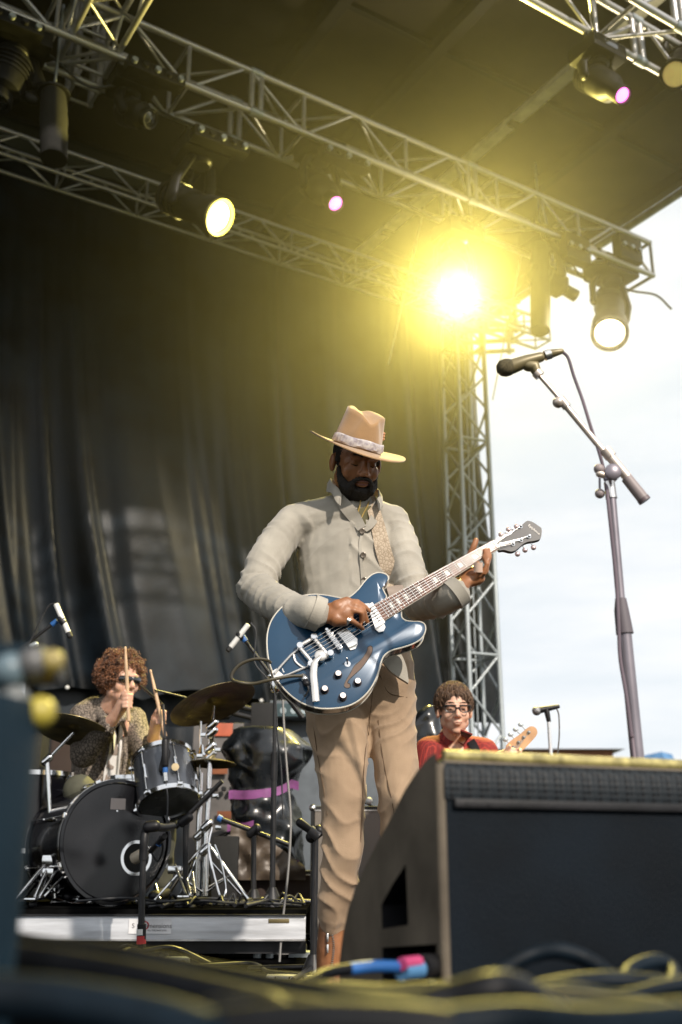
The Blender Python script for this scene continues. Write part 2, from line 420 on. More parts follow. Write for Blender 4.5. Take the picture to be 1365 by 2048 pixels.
# cross truss towards the camera, upper left
def ztruss(name, label, P0, D, Sx, Sz, Lh, s, bay, rc, rb, cat='truss', m=ALU, group=None):
    o = thing(name, label, cat, P0, group); off = [V((0, 0, 0)), Sx*s, Sz*s, Sx*s+Sz*s]
    P = lambda t, i: P0+D*t+off[i]
    for i in range(4): rod('chord', P(0, i), P(Lh, i), rc, m, o, 12)
    n = int(Lh/bay+.001)
    for (a, b) in ((0, 1), (2, 3), (0, 2), (1, 3)):
        for k in range(n):
            if k % 2 == 0: rod('brace', P(k*bay, a), P(k*bay+bay, b), rb, m, o, 8)
            else: rod('brace', P(k*bay, b), P(k*bay+bay, a), rb, m, o, 8)
            if k % 3 == 0: rod('post', P(k*bay, a), P(k*bay, b), rb*1.2, m, o, 8)
        rod('post', P(n*bay, a), P(n*bay, b), rb*1.2, m, o, 8)
    return o
xl = atz(112, 140, FZ-.42)
ztruss('lighting_truss', 'short aluminium truss rising out of the picture from the left end of the long truss', V((xl.x, xl.y, FZ-.42))-DD*2.2+UP*.04, DD, WD, UP, 2.1, .38, .35, .026, .014)
tp = atz(150, 160, FZ-.42)
ztruss('truss_post', 'pair of upright aluminium posts standing on the long truss at upper left', V((tp.x, tp.y, FZ-.45)), UP, WD, DD, 2.1, .2, .7, .03, .012, 'truss')
# corner tower
tw = at(950, 1300, 12.4)
T0 = V((tw.x-.02, 12.4, -1.4))
dbl = V((.92, .39, 0)).normalized(); dbp = V((-.39, .92, 0)).normalized()
ztruss('truss_tower', 'tall aluminium lattice tower at the back right corner of the stage roof', T0-dbl*.18-dbp*.20, UP, dbl, dbp, 8.8, .41, .46, .032, .017, 'tower', STEEL)
o = thing('tower_head', 'aluminium sleeve block where the corner tower meets the roof', 'truss block', T0+UP*8.0)
hp = at(985, 655, 12.3)
for k in range(3):
    for sx in (-.35, .0, .38):
        rod('chord', V((hp.x+sx-.1, 12.1+k*.3, hp.z-.18)), V((hp.x+sx-.1, 12.1+k*.3, hp.z+.22)), .03, ALU, o)
    for sz in (-.18, .22): rod('chord', V((hp.x-.45, 12.1+k*.3, hp.z+sz)), V((hp.x+.35, 12.1+k*.3, hp.z+sz+.05)), .03, ALU, o)
rod('brace', V((hp.x-.4, 12.1, hp.z-.18)), V((hp.x+.3, 12.1, hp.z+.2)), .02, ALU, o)
rod('tension_cable', T0+V((.0, 0, 0)), T0+V((.05, 0, 8.6)), .01, STEEL, o, 6)

# houses behind
def house(label, px0, px1, pyt, Y, h, roofc, wallc):
    a = at(px0, pyt, Y); b = at(px1, pyt, Y); zt = a.z; x0, x1 = a.x, b.x
    o = thing('house', label, 'house', ((x0+x1)/2, Y, -1.4))
    D = min((x1-x0)*.6, 4)
    mk('wall', G().box(((x0+x1)/2, Y+D/2, (zt-h-1.4)/2), (x1-x0, D, zt-h+1.4)), wallc, o, False)
    g = G(); y0, y1 = Y-.6, Y+D+.6; X0, X1 = x0-.6, x1+.6; zb = zt-h
    g.add([(X0, y0, zb), (X1, y0, zb), (X1, y1, zb), (X0, y1, zb), (X0, (y0+y1)/2, zt), (X1, (y0+y1)/2, zt)], [(0, 1, 5, 4), (2, 3, 4, 5), (0, 4, 3), (1, 2, 5), (0, 3, 2, 1)])
    mk('roof', g, roofc, o, False)
    nw = max(3, int((x1-x0)/2.4))
    for r in range(2):
        for k in range(nw):
            x = x0+(x1-x0)*(k+.5)/nw; z = zb-1.6-r*3.0
            w_ = mk('window', G().box((x, Y-.03, z), (1.1, .1, 1.3)), WHITE, o, False)
            mk('pane', G().box((x, Y-.09, z), (.9, .04, 1.1)), mat('window_glass', (.05, .07, .09), .1), w_, False)
    return o
REDH = mat('red_brown_house_wall', (.30, .12, .07), .8); GREYR = mat('grey_metal_roof', (.22, .22, .23), .5)
h1 = house('long low red-brown house with grey roof seen over the loudspeaker at right', 1000, 1225, 1490, 62, .28, GREYR, REDH)
house('pale block seen through the gap under the curtain behind the tom drum', 330, 420, 1462, 70, .9, mat('pale_roof', (.5, .52, .52), .6), mat('pale_house_wall', (.55, .56, .54), .8))
# ================================================================== STAGE LIGHTS
def atq(px, py, q): return onplane(px, py, DD*q, DD)
LENSOFF = mat('dark_lens_glass', (.03, .035, .045), .05, 0, .2, 8, coat=1.)
LWHITE = mat('lit_white_lens', (1, 1, .9), .3, emit=(1, .98, .72), estr=7)
LYEL = mat('lit_yellow_lens', (1, .9, .4), .3, emit=(1, .86, .38), estr=60)
LPINK = mat('lit_pink_lens', (1, .3, .8), .3, emit=(1, .16, .62), estr=4.5)
LVIO = mat('dim_violet_lens', (.5, .3, .9), .3, emit=(.5, .3, .95), estr=.7)
LAMPB = mat('lamp_black_housing', (.010, .010, .010), .45, 0, .3, 9, .1, 90, spec=.2)
def mover(label, q, base, cen, lens, lm, rl=.10, sc=1., ztruss_=None, ringm=None, tube=False):
    B = atq(*base, q); Cn = atq(*cen, q); Ln = atq(*lens, q-(tube or 0))
    ax = (Ln-Cn).normalized(); hl = (Ln-Cn).length
    o = thing('moving_head_light', label, 'stage light', B, 'moving head lights hung from the trusses')
    g = G().box(B, (.42*sc, .34*sc, .16*sc), (WD, DD, UP), .03*sc); mk('base', g, LAMPB, o)
    mk('display', G().box(B-DD*(.172*sc), (.16*sc, .008, .05*sc), (WD, DD, UP)), LENSOFF, o, False)
    for s in (-1, 1):
        for u in (-.13, .13):
            g = G().tube([B+WD*(s*.13*sc)+DD*u*0+UP*(.08*sc), B+WD*(s*.13*sc)+UP*(.22*sc)], .022*sc, 10)
        mk('clamp', g, BLACKM, o)
    yk = WD if abs(ax.dot(WD)) < .8 else (DD)
    yk = (WD - ax*WD.dot(ax)); yk = yk.normalized() if yk.length > .5 else DD
    top = B-UP*.07*sc
    for s in (-1, 1):
        a0 = top+yk*(s*.12*sc); a1 = Cn+yk*(s*.185*sc)
        g = G().limb([a0, a0*.45+a1*.55+yk*(s*.05*sc), a1], [.050*sc, .055*sc, .060*sc], .55, ax); mk('yoke_arm', g, LAMPB, o)
        g = G().lathe(a1-yk*(s*.03), yk*s, [(0, .03*sc), (.05*sc, .03*sc)]); mk('pivot', g, BLACKM, o)
    mk('swivel', G().lathe(B-UP*.06*sc, -UP, [(0, .10*sc), (.05*sc, .10*sc), (.07*sc, .08*sc)]), BLACKM, o)
    back = max(.24*sc, hl*.8)
    prof = [(-back, .0), (-back, .07*sc), (-back*.85, .12*sc), (-back*.2, .14*sc), (hl*.45, .13*sc), (hl*.6, rl*1.22), (hl*.97, rl*1.3), (hl, rl*1.25), (hl, rl*1.05), (hl*.93, rl*1.02), (hl*.93, 0)]
    mk('head', G().lathe(Cn, ax, prof, 32), LAMPB, o)
    for kx in range(4):
        g = G(); g.lathe(Cn+ax*(-back*(.2+.15*kx)), ax, [(0, .139*sc), (0, .148*sc), (.014*sc, .148*sc), (.014*sc, .139*sc)], 28, closed=True); mk('cooling_fin', g, BLACKM, o)
    mk('lens', G().lathe(Cn+ax*(hl*.95-.004), ax, [(0, rl*1.0), (.012, rl*.8), (.02, .0)], 28), lm, o)
    g = G(); g.lathe(Cn+ax*hl, ax, [(0, rl*1.04), (.004, rl*1.28), (-.02, rl*1.3), (-.02, rl*1.04)], 32, closed=True)
    mk('bezel', g, ringm or BLACKM, o)
    # looping power cable
    pts = spline([B+UP*.02+DD*.1, B+DD*.16-UP*.12*sc, (top+Cn)/2+DD*.12*sc, Cn+yk*.1*sc], 6)
    mk('power_cable', G().tube(pts, .008, 6), RUBBER, o)
    return o, Ln, ax
qa = FQ+.21
mover('dark stage light at the far left edge of the picture, its lens unlit', qa, (30, 85), (8, 165), (-8, 205), LENSOFF, .09, 1.2)
mover('unlit black moving light left on the long truss with a small glassy round lens', qa, (262, 175), (272, 228), (302, 238), LENSOFF, .065, .85, tube=.12)
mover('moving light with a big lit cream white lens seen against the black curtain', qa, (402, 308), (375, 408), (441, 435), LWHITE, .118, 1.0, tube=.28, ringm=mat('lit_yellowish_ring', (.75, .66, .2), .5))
mover('dark moving light at the middle of the long truss with a small pink lens', qa, (640, 305), (640, 378), (673, 408), LPINK, .062, .95, tube=.24)
mover('moving light in the top right corner with a small pink lens', q3+.0, (1195, 112), (1200, 165), (1247, 191), LPINK, .055, .85, tube=.24)
mover('dark moving light right of the blazing lamp, its violet lens turned down to the right', qa, (1085, 480), (1100, 562), (1152, 592), LVIO, .05, .95, tube=.05)
o, YL, yax = mover('blazing yellow stage lamp, the brightest of all, facing the camera', qa, (915, 470), (908, 545), (916, 585), LYEL, .115, 1.0, tube=.35)
o, RL, rax = mover('stage light with a warm white lens at the right end of the truss', qa, (1222, 545), (1220, 620), (1220, 668), mat('lit_warm_white_lens', (1, .9, .7), .3, emit=(1, .85, .55), estr=6), .15, 1.15, tube=.30)
mover('yellowish stage light cut by the right edge of the picture on the corner truss', q3, (1375, 60), (1365, 130), (1350, 150), mat('lit_amber_lens', (1, .8, .3), .3, emit=(1, .75, .25), estr=.25), .10, 1.0, tube=.1)
# bagged chain motors and blocks hanging in the truss
def motor(label, px, y0, y1, w_, q):
    a = atq(px, y0, q); b = atq(px, y1, q)
    o = thing('chain_bag', label, 'chain bag', b, 'black chain bags hanging from the truss')
    g = G().tube(spline([a, a*.6+b*.4, b], 4), [w_*.9, w_*.95, w_, w_, w_*1.05, w_, w_*1.03, w_, w_*.97], 18, flat=.8); mk('sleeve', g, mat('black_bag_cloth', (.008, .008, .008), .9, 0, .3, 8, .4, 30), o)
    mk('rim', G().tube([a-UP*.0, a+UP*.02], w_, 18), BLACKM, o)
    rod('chain', a, a+UP*.9, .012, STEEL, o, 6)
    return o
motor('black cloth chain bag hanging left below the long truss', 108, 190, 318, .13, qa)
motor('black cloth chain bag hanging right of the blazing lamp before the white sky', 1081, 470, 662, .125, qa)
# par can near the roof edge and cable clutter
a = atq(1265, 428, qa+1.4)
o = thing('par_can', 'short round can lamp tucked under the roof edge at upper right', 'stage light', a)
mk('can', G().lathe(a-WD*.26, WD, [(0, .12), (0, .14), (.3, .15), (.3, .13), (.28, .13)], 24), LAMPB, o)
mk('lens', G().lathe(a+WD*.03, WD, [(0, .125), (.01, 0)], 24), mat('frosted_lens', (.6, .6, .62), .3), o)
rod('bracket', a, a+UP*.5, .015, BLACKM, o)
random.seed(3)
for k, wh in enumerate(('near its left end', 'left of the cream white lamp', 'between the cream white and middle pink lamps', 'left of the blazing lamp', 'near its right end')):
    p0_ = (-4.6, -1.2, 1.3, 4.3, 7.2)[k]
    A = pq(p0_, FQ+.2, FZ-.43); pts = [A]
    for i in range(1, 6): pts.append(pq(p0_+i*.32, FQ+.2+random.uniform(-.15, .15), FZ-.45-random.uniform(.0, .13)-.05*(i in (2, 3))))
    o = mk('power_cable', G().tube(spline(pts, 5), .013, 7), RUBBER); tag(o, 'black power cable looped under the long truss '+wh, 'cable', 'power cables on the truss')
# distribution bars clamped on the truss
for k, (px, py) in enumerate(((20, 45), (310, 150), (440, 285), (690, 320), (1150, 500), (1255, 500))):
    a = atq(px, py, qa-.25)
    nm = ['at the far left end', 'above the unlit lamp', 'above the cream white lamp', 'above the middle pink lamp', 'above the violet lamp', 'above the horseshoe lamp'][k]
    o = thing('junction_box', 'black junction box with connectors clamped to the long truss '+nm, 'junction box', a, 'junction boxes on the truss')
    mk('casing', G().box(a, (.5 if k < 4 else .34, .12, .11 if k < 4 else .3), (WD, DD, UP), .015), LAMPB, o)
    for j in range(5):
        mk('socket', G().lathe(a+WD*(-.2+.1*j if k < 4 else -.12+.06*j)-DD*.06, -DD, [(0, .025), (.03, .025), (.03, .0)], 12), BLACKM if j % 2 else STEEL, o)

# the lamp's own light, and smoke added round it for its flare glow
def spot(name, loc, aim, W_, col, size, blend, rad):
    l = bpy.data.lights.new(name, 'SPOT'); l.energy = W_; l.color = col; l.spot_size = size; l.spot_blend = blend; l.shadow_soft_size = rad
    o = bpy.data.objects.new(name, l); C.objects.link(o); o.location = loc; o.rotation_euler = (V(aim)-V(loc)).to_track_quat('-Z', 'Y').to_euler(); return o
spot('yellow_lamp_beam', YL+yax*.09, EYE+V((.2, 1.5, .3)), YW, (1, .82, .20), radians(160), .4, .09)
spot('warm_lamp_beam', RL+rax*.09, EYE+V((.2, 1.5, .3)), YW*.12, (1, .84, .5), radians(170), .3, .09)
def smoke(name, c, r, dens, g_=.55, off=(0, 0, 0)):
    m = bpy.data.materials.new('glow_smoke'); m.use_nodes = True; t = m.node_tree; t.nodes.clear()
    ou = t.nodes.new('ShaderNodeOutputMaterial'); pv = t.nodes.new('ShaderNodeVolumePrincipled')
    pv.inputs['Color'].default_value = (.96, .93, .80, 1); pv.inputs['Anisotropy'].default_value = g_
    tc_ = t.nodes.new('ShaderNodeTexCoord'); le = t.nodes.new('ShaderNodeVectorMath'); le.operation = 'LENGTH'
    mr = t.nodes.new('ShaderNodeMapRange'); mr.interpolation_type = 'SMOOTHSTEP'
    mr.inputs[1].default_value = 1.0; mr.inputs[2].default_value = .30; mr.inputs[3].default_value = 0; mr.inputs[4].default_value = dens
    nn_ = t.nodes.new('ShaderNodeTexNoise'); nn_.inputs['Scale'].default_value = 1.6; nn_.inputs['Detail'].default_value = 2
    m2 = t.nodes.new('ShaderNodeMapRange'); m2.inputs[1].default_value = .3; m2.inputs[2].default_value = .7; m2.inputs[3].default_value = .25; m2.inputs[4].default_value = 1.6
    mu = t.nodes.new('ShaderNodeMath'); mu.operation = 'MULTIPLY'
    dv = t.nodes.new('ShaderNodeVectorMath'); dv.operation = 'SCALE'; dv.inputs['Scale'].default_value = 1/r
    t.links.new(tc_.outputs['Object'], dv.inputs[0]); t.links.new(dv.outputs[0], le.inputs[0]); t.links.new(le.outputs['Value'], mr.inputs[0])
    t.links.new(dv.outputs[0], nn_.inputs[0]); t.links.new(nn_.outputs[0], m2.inputs[0])
    t.links.new(mr.outputs[0], mu.inputs[0]); t.links.new(m2.outputs[0], mu.inputs[1]); t.links.new(mu.outputs[0], pv.inputs['Density'])
    t.links.new(pv.outputs[0], ou.inputs['Volume'])
    o = mk(name, G().ell(c, r, n=40, m=24), m, None, True, loc=c); o['kind'] = 'stuff'; return o
smoke('glow_smoke', YL+V(SMOFF), SMR, SMD)  # density shaped round the lamp to give the glow
smoke('glow_smoke', YL, 1.0, .008)  # inner puff added to whiten the core of the glow
# ================================================================== RISER, DRUMS, AMPLIFIERS
RZT = .195
riser = thing('drum_riser', 'low black drum riser with a bright aluminium edge rail carrying the drum kit', 'riser', (-1.2, 4.6, 0))
RX0, RX1, RY0, RY1 = -2.6, -.145, 4.6, 6.5
mk('deck', G().box(((RX0+RX1)/2, (RY0+RY1)/2+.02, RZT-.012), (RX1-RX0, RY1-RY0, .024)), STAGEF, riser, False)
RAIL = mat('worn_aluminium_rail', (.66, .68, .72), .42, .35, .12, 7, .1, 30, stretch=(.6, 1, 6))
mk('edge_rail', G().box(((RX0+RX1)/2, RY0-.012, RZT-.068), (RX1-RX0, .02, .088), bev=.003), RAIL, riser)
mk('rail_lip', G().box(((RX0+RX1)/2, RY0-.02, RZT-.020), (RX1-RX0, .03, .006)), BLACKM, riser, False)
mk('rail_lip', G().box(((RX0+RX1)/2, RY0-.026, RZT-.115), (RX1-RX0, .01, .006)), ALU, riser, False)
mk('skirt_beam', G().box(((RX0+RX1)/2, RY0+.05, RZT-.145), (RX1-RX0, .04, .05)), BLACKM, riser, False)
for px in (515, 540):
    a = at(px, 1893, 4.75); rod('leg', (a.x, 4.75, .055), (a.x, 4.75, -.0), .017, STEEL, riser)
for px in (-150, 60, 330):
    a = at(px, 1893, 4.75); rod('leg', (a.x, 4.75, .055), (a.x, 4.75, .0), .02, STEEL, riser)
mk('end_plate', G().box((RX1-.02, RY0+.2, .0+.012), (.11, .11, .02)), STEEL, riser, False)
# catch slot and nameplate on the rail
a = at(558, 1842, RY0-.03)
mk('latch_slot', G().box((a.x, RY0-.023, a.z), (.085, .004, .016), bev=.0015), mat('brass_latch', (.30, .24, .12), .4, .8), riser)
a = at(300, 1853, RY0-.03); NX, NZ = V((1, 0, 0)), V((0, 0, 1))
mk('nameplate', G().box((a.x, RY0-.024, a.z), (.175, .003, .056)), mat('white_sticker', (.72, .72, .74), .5), riser, False)
GREYT = mat('grey_print', (.16, .15, .16), .6)
text('lettering', 'Dimensions', GREYT, riser, V((a.x+.028, RY0-.0265, a.z+.002)), NX, NZ, .026)
text('lettering', 'ALL THE WAY LIVE!', GREYT, riser, V((a.x+.03, RY0-.0265, a.z-.015)), NX, NZ, .009)
text('lettering', 'S', GREYT, riser, V((a.x-.068, RY0-.0265, a.z+.002)), NX, NZ, .026)
text('logo', 'D', RED, riser, V((a.x-.02, RY0-.0265, a.z+.002)), NX, NZ, .050)
g = G(); x0 = a.x-.024; z0 = a.z; yv = RY0-.0275
g.prism([V((x0+.004, yv, z0+.028)), V((x0-.008, yv, z0-.002)), V((x0-.001, yv, z0-.001)), V((x0-.006, yv, z0-.030)), V((x0+.008, yv, z0+.004)), V((x0+.001, yv, z0+.003))], V((0, -.0006, 0)))
mk('logo', g, BLACKP, riser, False)

SHELL = mat('black_gloss_drum_shell', (.004, .004, .006), .15, 0, .3, 5, spec=.4, coat=.3)
GREYSH = mat('silver_grey_drum_shell', (.10, .11, .13), .25, .5, .2, 5, coat=.5)
HEADB = mat('black_drum_head', (.012, .012, .014), .2, 0, .5, 3.2, .04, 6, spec=.45, col2=(.004, .004, .005))
HEADW = mat('milky_drum_head', (.62, .62, .60), .4, 0, .1, 6)
HEADC = mat('smoky_drum_head', (.08, .085, .085), .25, 0, .2, 6)
BRONZE = mat('cymbal_bronze', (.19, .155, .07), .36, .8, .25, 9, .12, 60, stretch=(1, 1, 4))
def drum(label, cat, c, axis, r, depth, shell, front, back, nlug=8, hoop=None, hw=.03, loc=None, name='drum'):
    """c: centre of the front head; axis points out of the front head"""
    ax = V(axis).normalized(); o = thing(name, label, cat, loc or c-V((0, 0, r)))
    mk('shell', G().lathe(c-ax*.012, -ax, [(0, r), (depth-.024, r), (depth-.024, r*.97), (0, r*.97)], 56, closed=True), shell, o)
    mk('drum_head', G().lathe(c-ax*.02, ax, [(0, r*.985), (.016, r*.985), (.020, r*.97), (.021, r*.5), (.021, 0)], 56), front, o)
    mk('drum_head', G().lathe(c-ax*(depth-.02), -ax, [(0, r*.985), (.016, r*.985), (.020, r*.97), (.021, r*.5), (.021, 0)], 56), back, o)
    for k, (b, d) in enumerate(((c+ax*.012, -ax), (c-ax*(depth+.012), ax))):
        g = G().lathe(b, d, [(0, r*1.0), (0, r*1.055), (hw, r*1.055), (hw, r*1.012), (.012, r*1.01)], 56, closed=True); mk('hoop', g, hoop or CHROME, o)
        if hoop is not None: mk('hoop_inlay', G().lathe(b+d*(hw*.35), d, [(0, r*1.05), (0, r*1.06), (hw*.3, r*1.06), (hw*.3, r*1.05)], 56, closed=True), CHROME, o)
    a = ax.cross(UP).normalized(); b = ax.cross(a)
    for k in range(nlug):
        t = 2*pi*(k+.5)/nlug; rd = a*cos(t)+b*sin(t); q_ = c+rd*(r*1.045)
        for (s0, s1) in ((.005, depth*.42), (depth*.58, depth-.005)):
            rod('tension_rod', q_-ax*s0+rd*.004, q_-ax*s1+rd*.004, .0035, CHROME, o, 6)
            g = G().box(q_-ax*((s0 if s0 < .01 else s1)+ (.0 if s0 < .01 else 0))+rd*.004, (.026, .018, .022), (rd.cross(ax), ax, rd), .004); mk('claw', g, CHROME, o)
        g = G().limb([c+rd*(r*1.02)-ax*(depth*.36), c+rd*(r*1.03)-ax*(depth*.64)], [.009, .009], 1, n=8); mk('lug', g, CHROME, o)
    return o, ax, a, b
# bass drum
bc = at(232, 1700, 5.0); bc.z = RZT+.29-.012
baxis = V((.60, -.80, .03)).normalized()
bd, bax, ba, bb = drum('black bass drum with a shiny black front head and a chrome ringed port', 'bass drum', bc, baxis, .262, .42, SHELL, HEADB, HEADW, 8, SHELL, .045, V((bc.x, bc.y, RZT)), 'bass_drum')
pc = at(272, 1716, 5.0); pc = onplane(272, 1716, bc, bax)
mk('port_ring', G().lathe(pc, bax, [(0, .062), (.006, .064), (.006, .078), (0, .080)], 40, closed=True), CHROME, bd)
mk('port_hole', G().lathe(pc+bax*.001, bax, [(0, .062), (.0015, .062)], 40), mat('black_void', (.001, .001, .001), .9), bd)
lc = onplane(236, 1608, bc, bax); mk('badge', G().box(lc+bax*.003, (.075, .05, .002), (ba, bb, bax)), mat('grey_badge', (.08, .075, .08), .6), bd, False)
mk('vent', G().lathe(onplane(234, 1622, bc, bax)+bax*.002, bax, [(0, .004), (.003, .004)], 10), CHROME, bd)
for s in (1, -1):       # spurs
    f0 = bc-bax*.16+ba*(s*.25)-UP*.08; f1 = V((f0.x+ba.x*s*.10-.02*s, f0.y-.20, RZT+.012))
    rod('spur', f0, f1, .009, CHROME, bd); mk('spur_foot', G().ell(f1, .016), RUBBER, bd); mk('spur_bracket', G().box(f0, (.05, .06, .05), None, .012), CHROME, bd)
# rack tom, tilted towards the drummer
tc0 = at(338, 1606, 5.05)
taxis = (at(338, 1606, 5.05)-at(322, 1500, 5.18)).normalized()
td, tax, ta, tb = drum('silver grey rack tom with chrome hoops above the bass drum', 'tom drum', tc0, taxis, .142, .24, GREYSH, HEADC, HEADW, 6, None, .022, tc0, 'tom_drum')
g = G().lathe(onplane(351, 1534, tc0-ta*0-tax*.1-V((0, .147, 0)), V((0, -1, 0))), V((.1, -1, 0)), [(0, .018), (.003, .017), (.004, 0)], 20); mk('badge', g, mat('cream_badge', (.62, .5, .3), .4), td)
# floor tom at far left
fc = at(66, 1592, 5.35)
ft, *_ = drum('dark floor tom with a chrome rim at the far left of the kit', 'tom drum', V((fc.x, 5.35, RZT+.60)), (0, 0, 1), .19, .36, SHELL, HEADC, HEADC, 8, None, .022, V((fc.x, 5.35, RZT)), 'tom_drum')
for k in range(3):
    t = 2*pi*k/3+.4; q_ = V((fc.x+.205*cos(t), 5.35+.205*sin(t), 0)); rod('leg', q_+UP*(RZT+.4), q_+UP*RZT, .006, CHROME, ft)
# snare behind tom
sc = at(300, 1500, 5.6); drum('shallow snare drum standing between the drummer and the rack tom', 'snare drum', V((sc.x-.05, 5.62, RZT+.60)), (0, 0, 1), .16, .13, CHROME, HEADW, HEADC, 8, None, .02, V((sc.x-.05, 5.62, RZT+.47)), 'snare_drum')

def cymbal(label, c, nrm, r, group=None, bell=.13, mark=None):
    n = V(nrm).normalized(); o = thing('cymbal', label, 'cymbal', c, group)
    pr = [(.030, .008), (.030, r*bell*.5), (.014, r*bell), (.010, r*bell*1.3), (.002, r*.6), (-.010, r*.97), (-.012, r), (-.0135, r), (-.0035+.002, r*.6), (.008, r*bell*1.3), (.012, r*bell), (.027, r*bell*.5), (.027, .008)]
    mk('plate', G().lathe(c, n, pr, 64, closed=True), BRONZE, o, angle=60)
    mk('felt', G().lathe(c+n*.03, n, [(0, .018), (.012, .018), (.012, 0)], 14), BLACKP, o)
    mk('wing_nut', G().box(c+n*.055, (.03, .008, .02), None, .003), CHROME, o)
    for q_ in (.45, .6, .75, .88):
        mk('groove', G().lathe(c+n*(-.0015-.012*q_**3), n, [(0, r*q_), (0, r*q_+.0012), (-.0008, r*q_+.0012), (-.0008, r*q_)], 64, closed=True), BRONZE, o)
    if mark: mk('maker_mark', G().box(c+V(mark)-n*.011, (.012, .085, .002)), mat('green_print', (.02, .30, .08), .5), o, False)
    return o
cr_c = at(425, 1404, 5.05)
cymbal('large bronze crash cymbal tilted up to the right on the chrome boom stand', cr_c, (-.36, .22, .90), .212, 'cymbals of the drum kit')
cymbal('bronze cymbal at the left in front of the drummer, with a green streak', at(148, 1457, 5.1), (.12, .30, .95), .192, 'cymbals of the drum kit')
cymbal('small flat bronze cymbal low on the chrome stand under the crash', at(425, 1523, 5.15), (.02, .10, .99), .116, 'cymbals of the drum kit')
mk_ = at(84, 1510, 5.2)

def bolts(o, pts, m, r=.014):
    for p in pts: mk('joint', G().limb([p-V((.012, 0, .012)), p+V((.012, 0, .014))], [r, r], n=10), m, o)
def tripod(o, x, y, z0, zc, R_, m, n=3, a0=.4, r=.008, foot=RUBBER):
    for k in range(n):
        t = 2*pi*k/n+a0; f = V((x+R_*cos(t), y+R_*sin(t), z0+.012))
        g = G().tube([V((x, y, zc)), f], [r, r], 8, True, .6); mk('leg', g, m, o)
        rod('strut', V((x, y, z0+.05)), V((x, y, zc))*.45+f*.55, r*.6, m, o, 6)
        mk('foot', G().limb([f-V((cos(t), sin(t), 0))*.012, f+V((cos(t), sin(t), 0))*.02], [r*1.6, r*1.6], n=8), foot, o)
# crash stand with boom
cs = at(410, 1790, 5.12); cs.z = RZT
o = thing('cymbal_stand', 'thick chrome cymbal stand with many joints under the crash cymbal', 'cymbal stand', cs)
top = cr_c-V((-.36, .22, .9)).normalized()*.02; j1 = at(421, 1512, 5.12); j2 = at(424, 1466, 5.08)
rod('tube', V((cs.x, 5.12, RZT+.04)), at(414, 1655, 5.12), .016, CHROME, o, 16); rod('tube', at(414, 1660, 5.12), j1, .012, CHROME, o, 16)
rod('tube', j1, j2, .014, CHROME, o, 14); rod('tilter', j2, top, .006, CHROME, o)
bolts(o, [at(414, 1652, 5.1), at(415, 1590, 5.1), j1, at(421, 1496, 5.1), j2, at(425, 1450, 5.07), at(411, 1700, 5.1)], CHROME, .020)
for (px, py) in ((432, 1592), (437, 1655), (400, 1512), (436, 1500), (408, 1470)):
    a = at(px, py, 5.09); mk('wing_nut', G().box(a, (.03, .012, .02), None, .005), CHROME, o)
tripod(o, cs.x, 5.12, RZT, RZT+.28, .26, CHROME, 3, -.5, .009)
# second stand
h2 = at(394, 1790, 5.2); h2.z = RZT
o = thing('cymbal_stand', 'thinner chrome stand just left of the thick one, carrying the small cymbal', 'cymbal stand', h2)
rod('tube', V((h2.x, 5.2, RZT+.04)), at(400, 1600, 5.2), .014, CHROME, o, 14); rod('tube', at(400, 1600, 5.2), at(402, 1545, 5.2), .012, CHROME, o, 12)
rod('tube', at(400, 1545, 5.2), at(402, 1440, 5.2), .006, CHROME, o, 10)
mk('seat_cup', G().lathe(at(403, 1510, 5.2), UP, [(0, .022), (.02, .014), (.05, .007)], 14), CHROME, o)
bolts(o, [at(399, 1670, 5.18), at(400, 1605, 5.18)], CHROME, .019)
tripod(o, h2.x, 5.2, RZT, RZT+.25, .24, CHROME, 3, .3, .008)
pts = spline([at(424, 1655, 5.05), at(418, 1700, 5.0), at(440, 1790, 4.9), at(452, 1782, 4.88), at(444, 1730, 4.95), at(430, 1690, 5.0)], 6)
mk('pedal_rod', G().tube(pts, .005, 8), CHROME, o)
# left cymbal stand
l0 = at(110, 1800, 5.1)
o = thing('cymbal_stand', 'chrome stand under the left cymbal, mostly hidden by blurred black case', 'cymbal stand', V((l0.x, 5.1, RZT)))
rod('tube', V((l0.x, 5.1, RZT+.03)), at(95, 1520, 5.1), .012, CHROME, o); rod('tilter', at(95, 1520, 5.1), at(148, 1457, 5.1)-V((0, 0, .02)), .008, CHROME, o)
bolts(o, [at(95, 1520, 5.1)], CHROME, .018); tripod(o, l0.x, 5.1, RZT, RZT+.22, .24, CHROME)
# pedals and clutter at the foot of the kit
for k, (px, py, lab) in enumerate(((350, 1740, 'chrome bass drum pedal arm beside the right rim of the bass drum'), (95, 1745, 'chrome folding spur clamp at the left foot of the bass drum'))):
    a = at(px, py, 4.95); b = at(px+(22 if k == 0 else -25), py+48, 4.85)
    o = thing('pedal', lab, 'pedal', V((a.x, a.y, RZT)))
    for s in (0, .04, .08):
        rod('link', a+V((s, 0, .02-s*.4)), b+V((s*.5, 0, .0)), .007, CHROME, o)
    mk('plate', G().box(b-V((0, 0, .01)), (.05, .16, .012), None, .004), CHROME, o)
    mk('clamp', G().box(a, (.06, .03, .035), None, .006), CHROME, o)

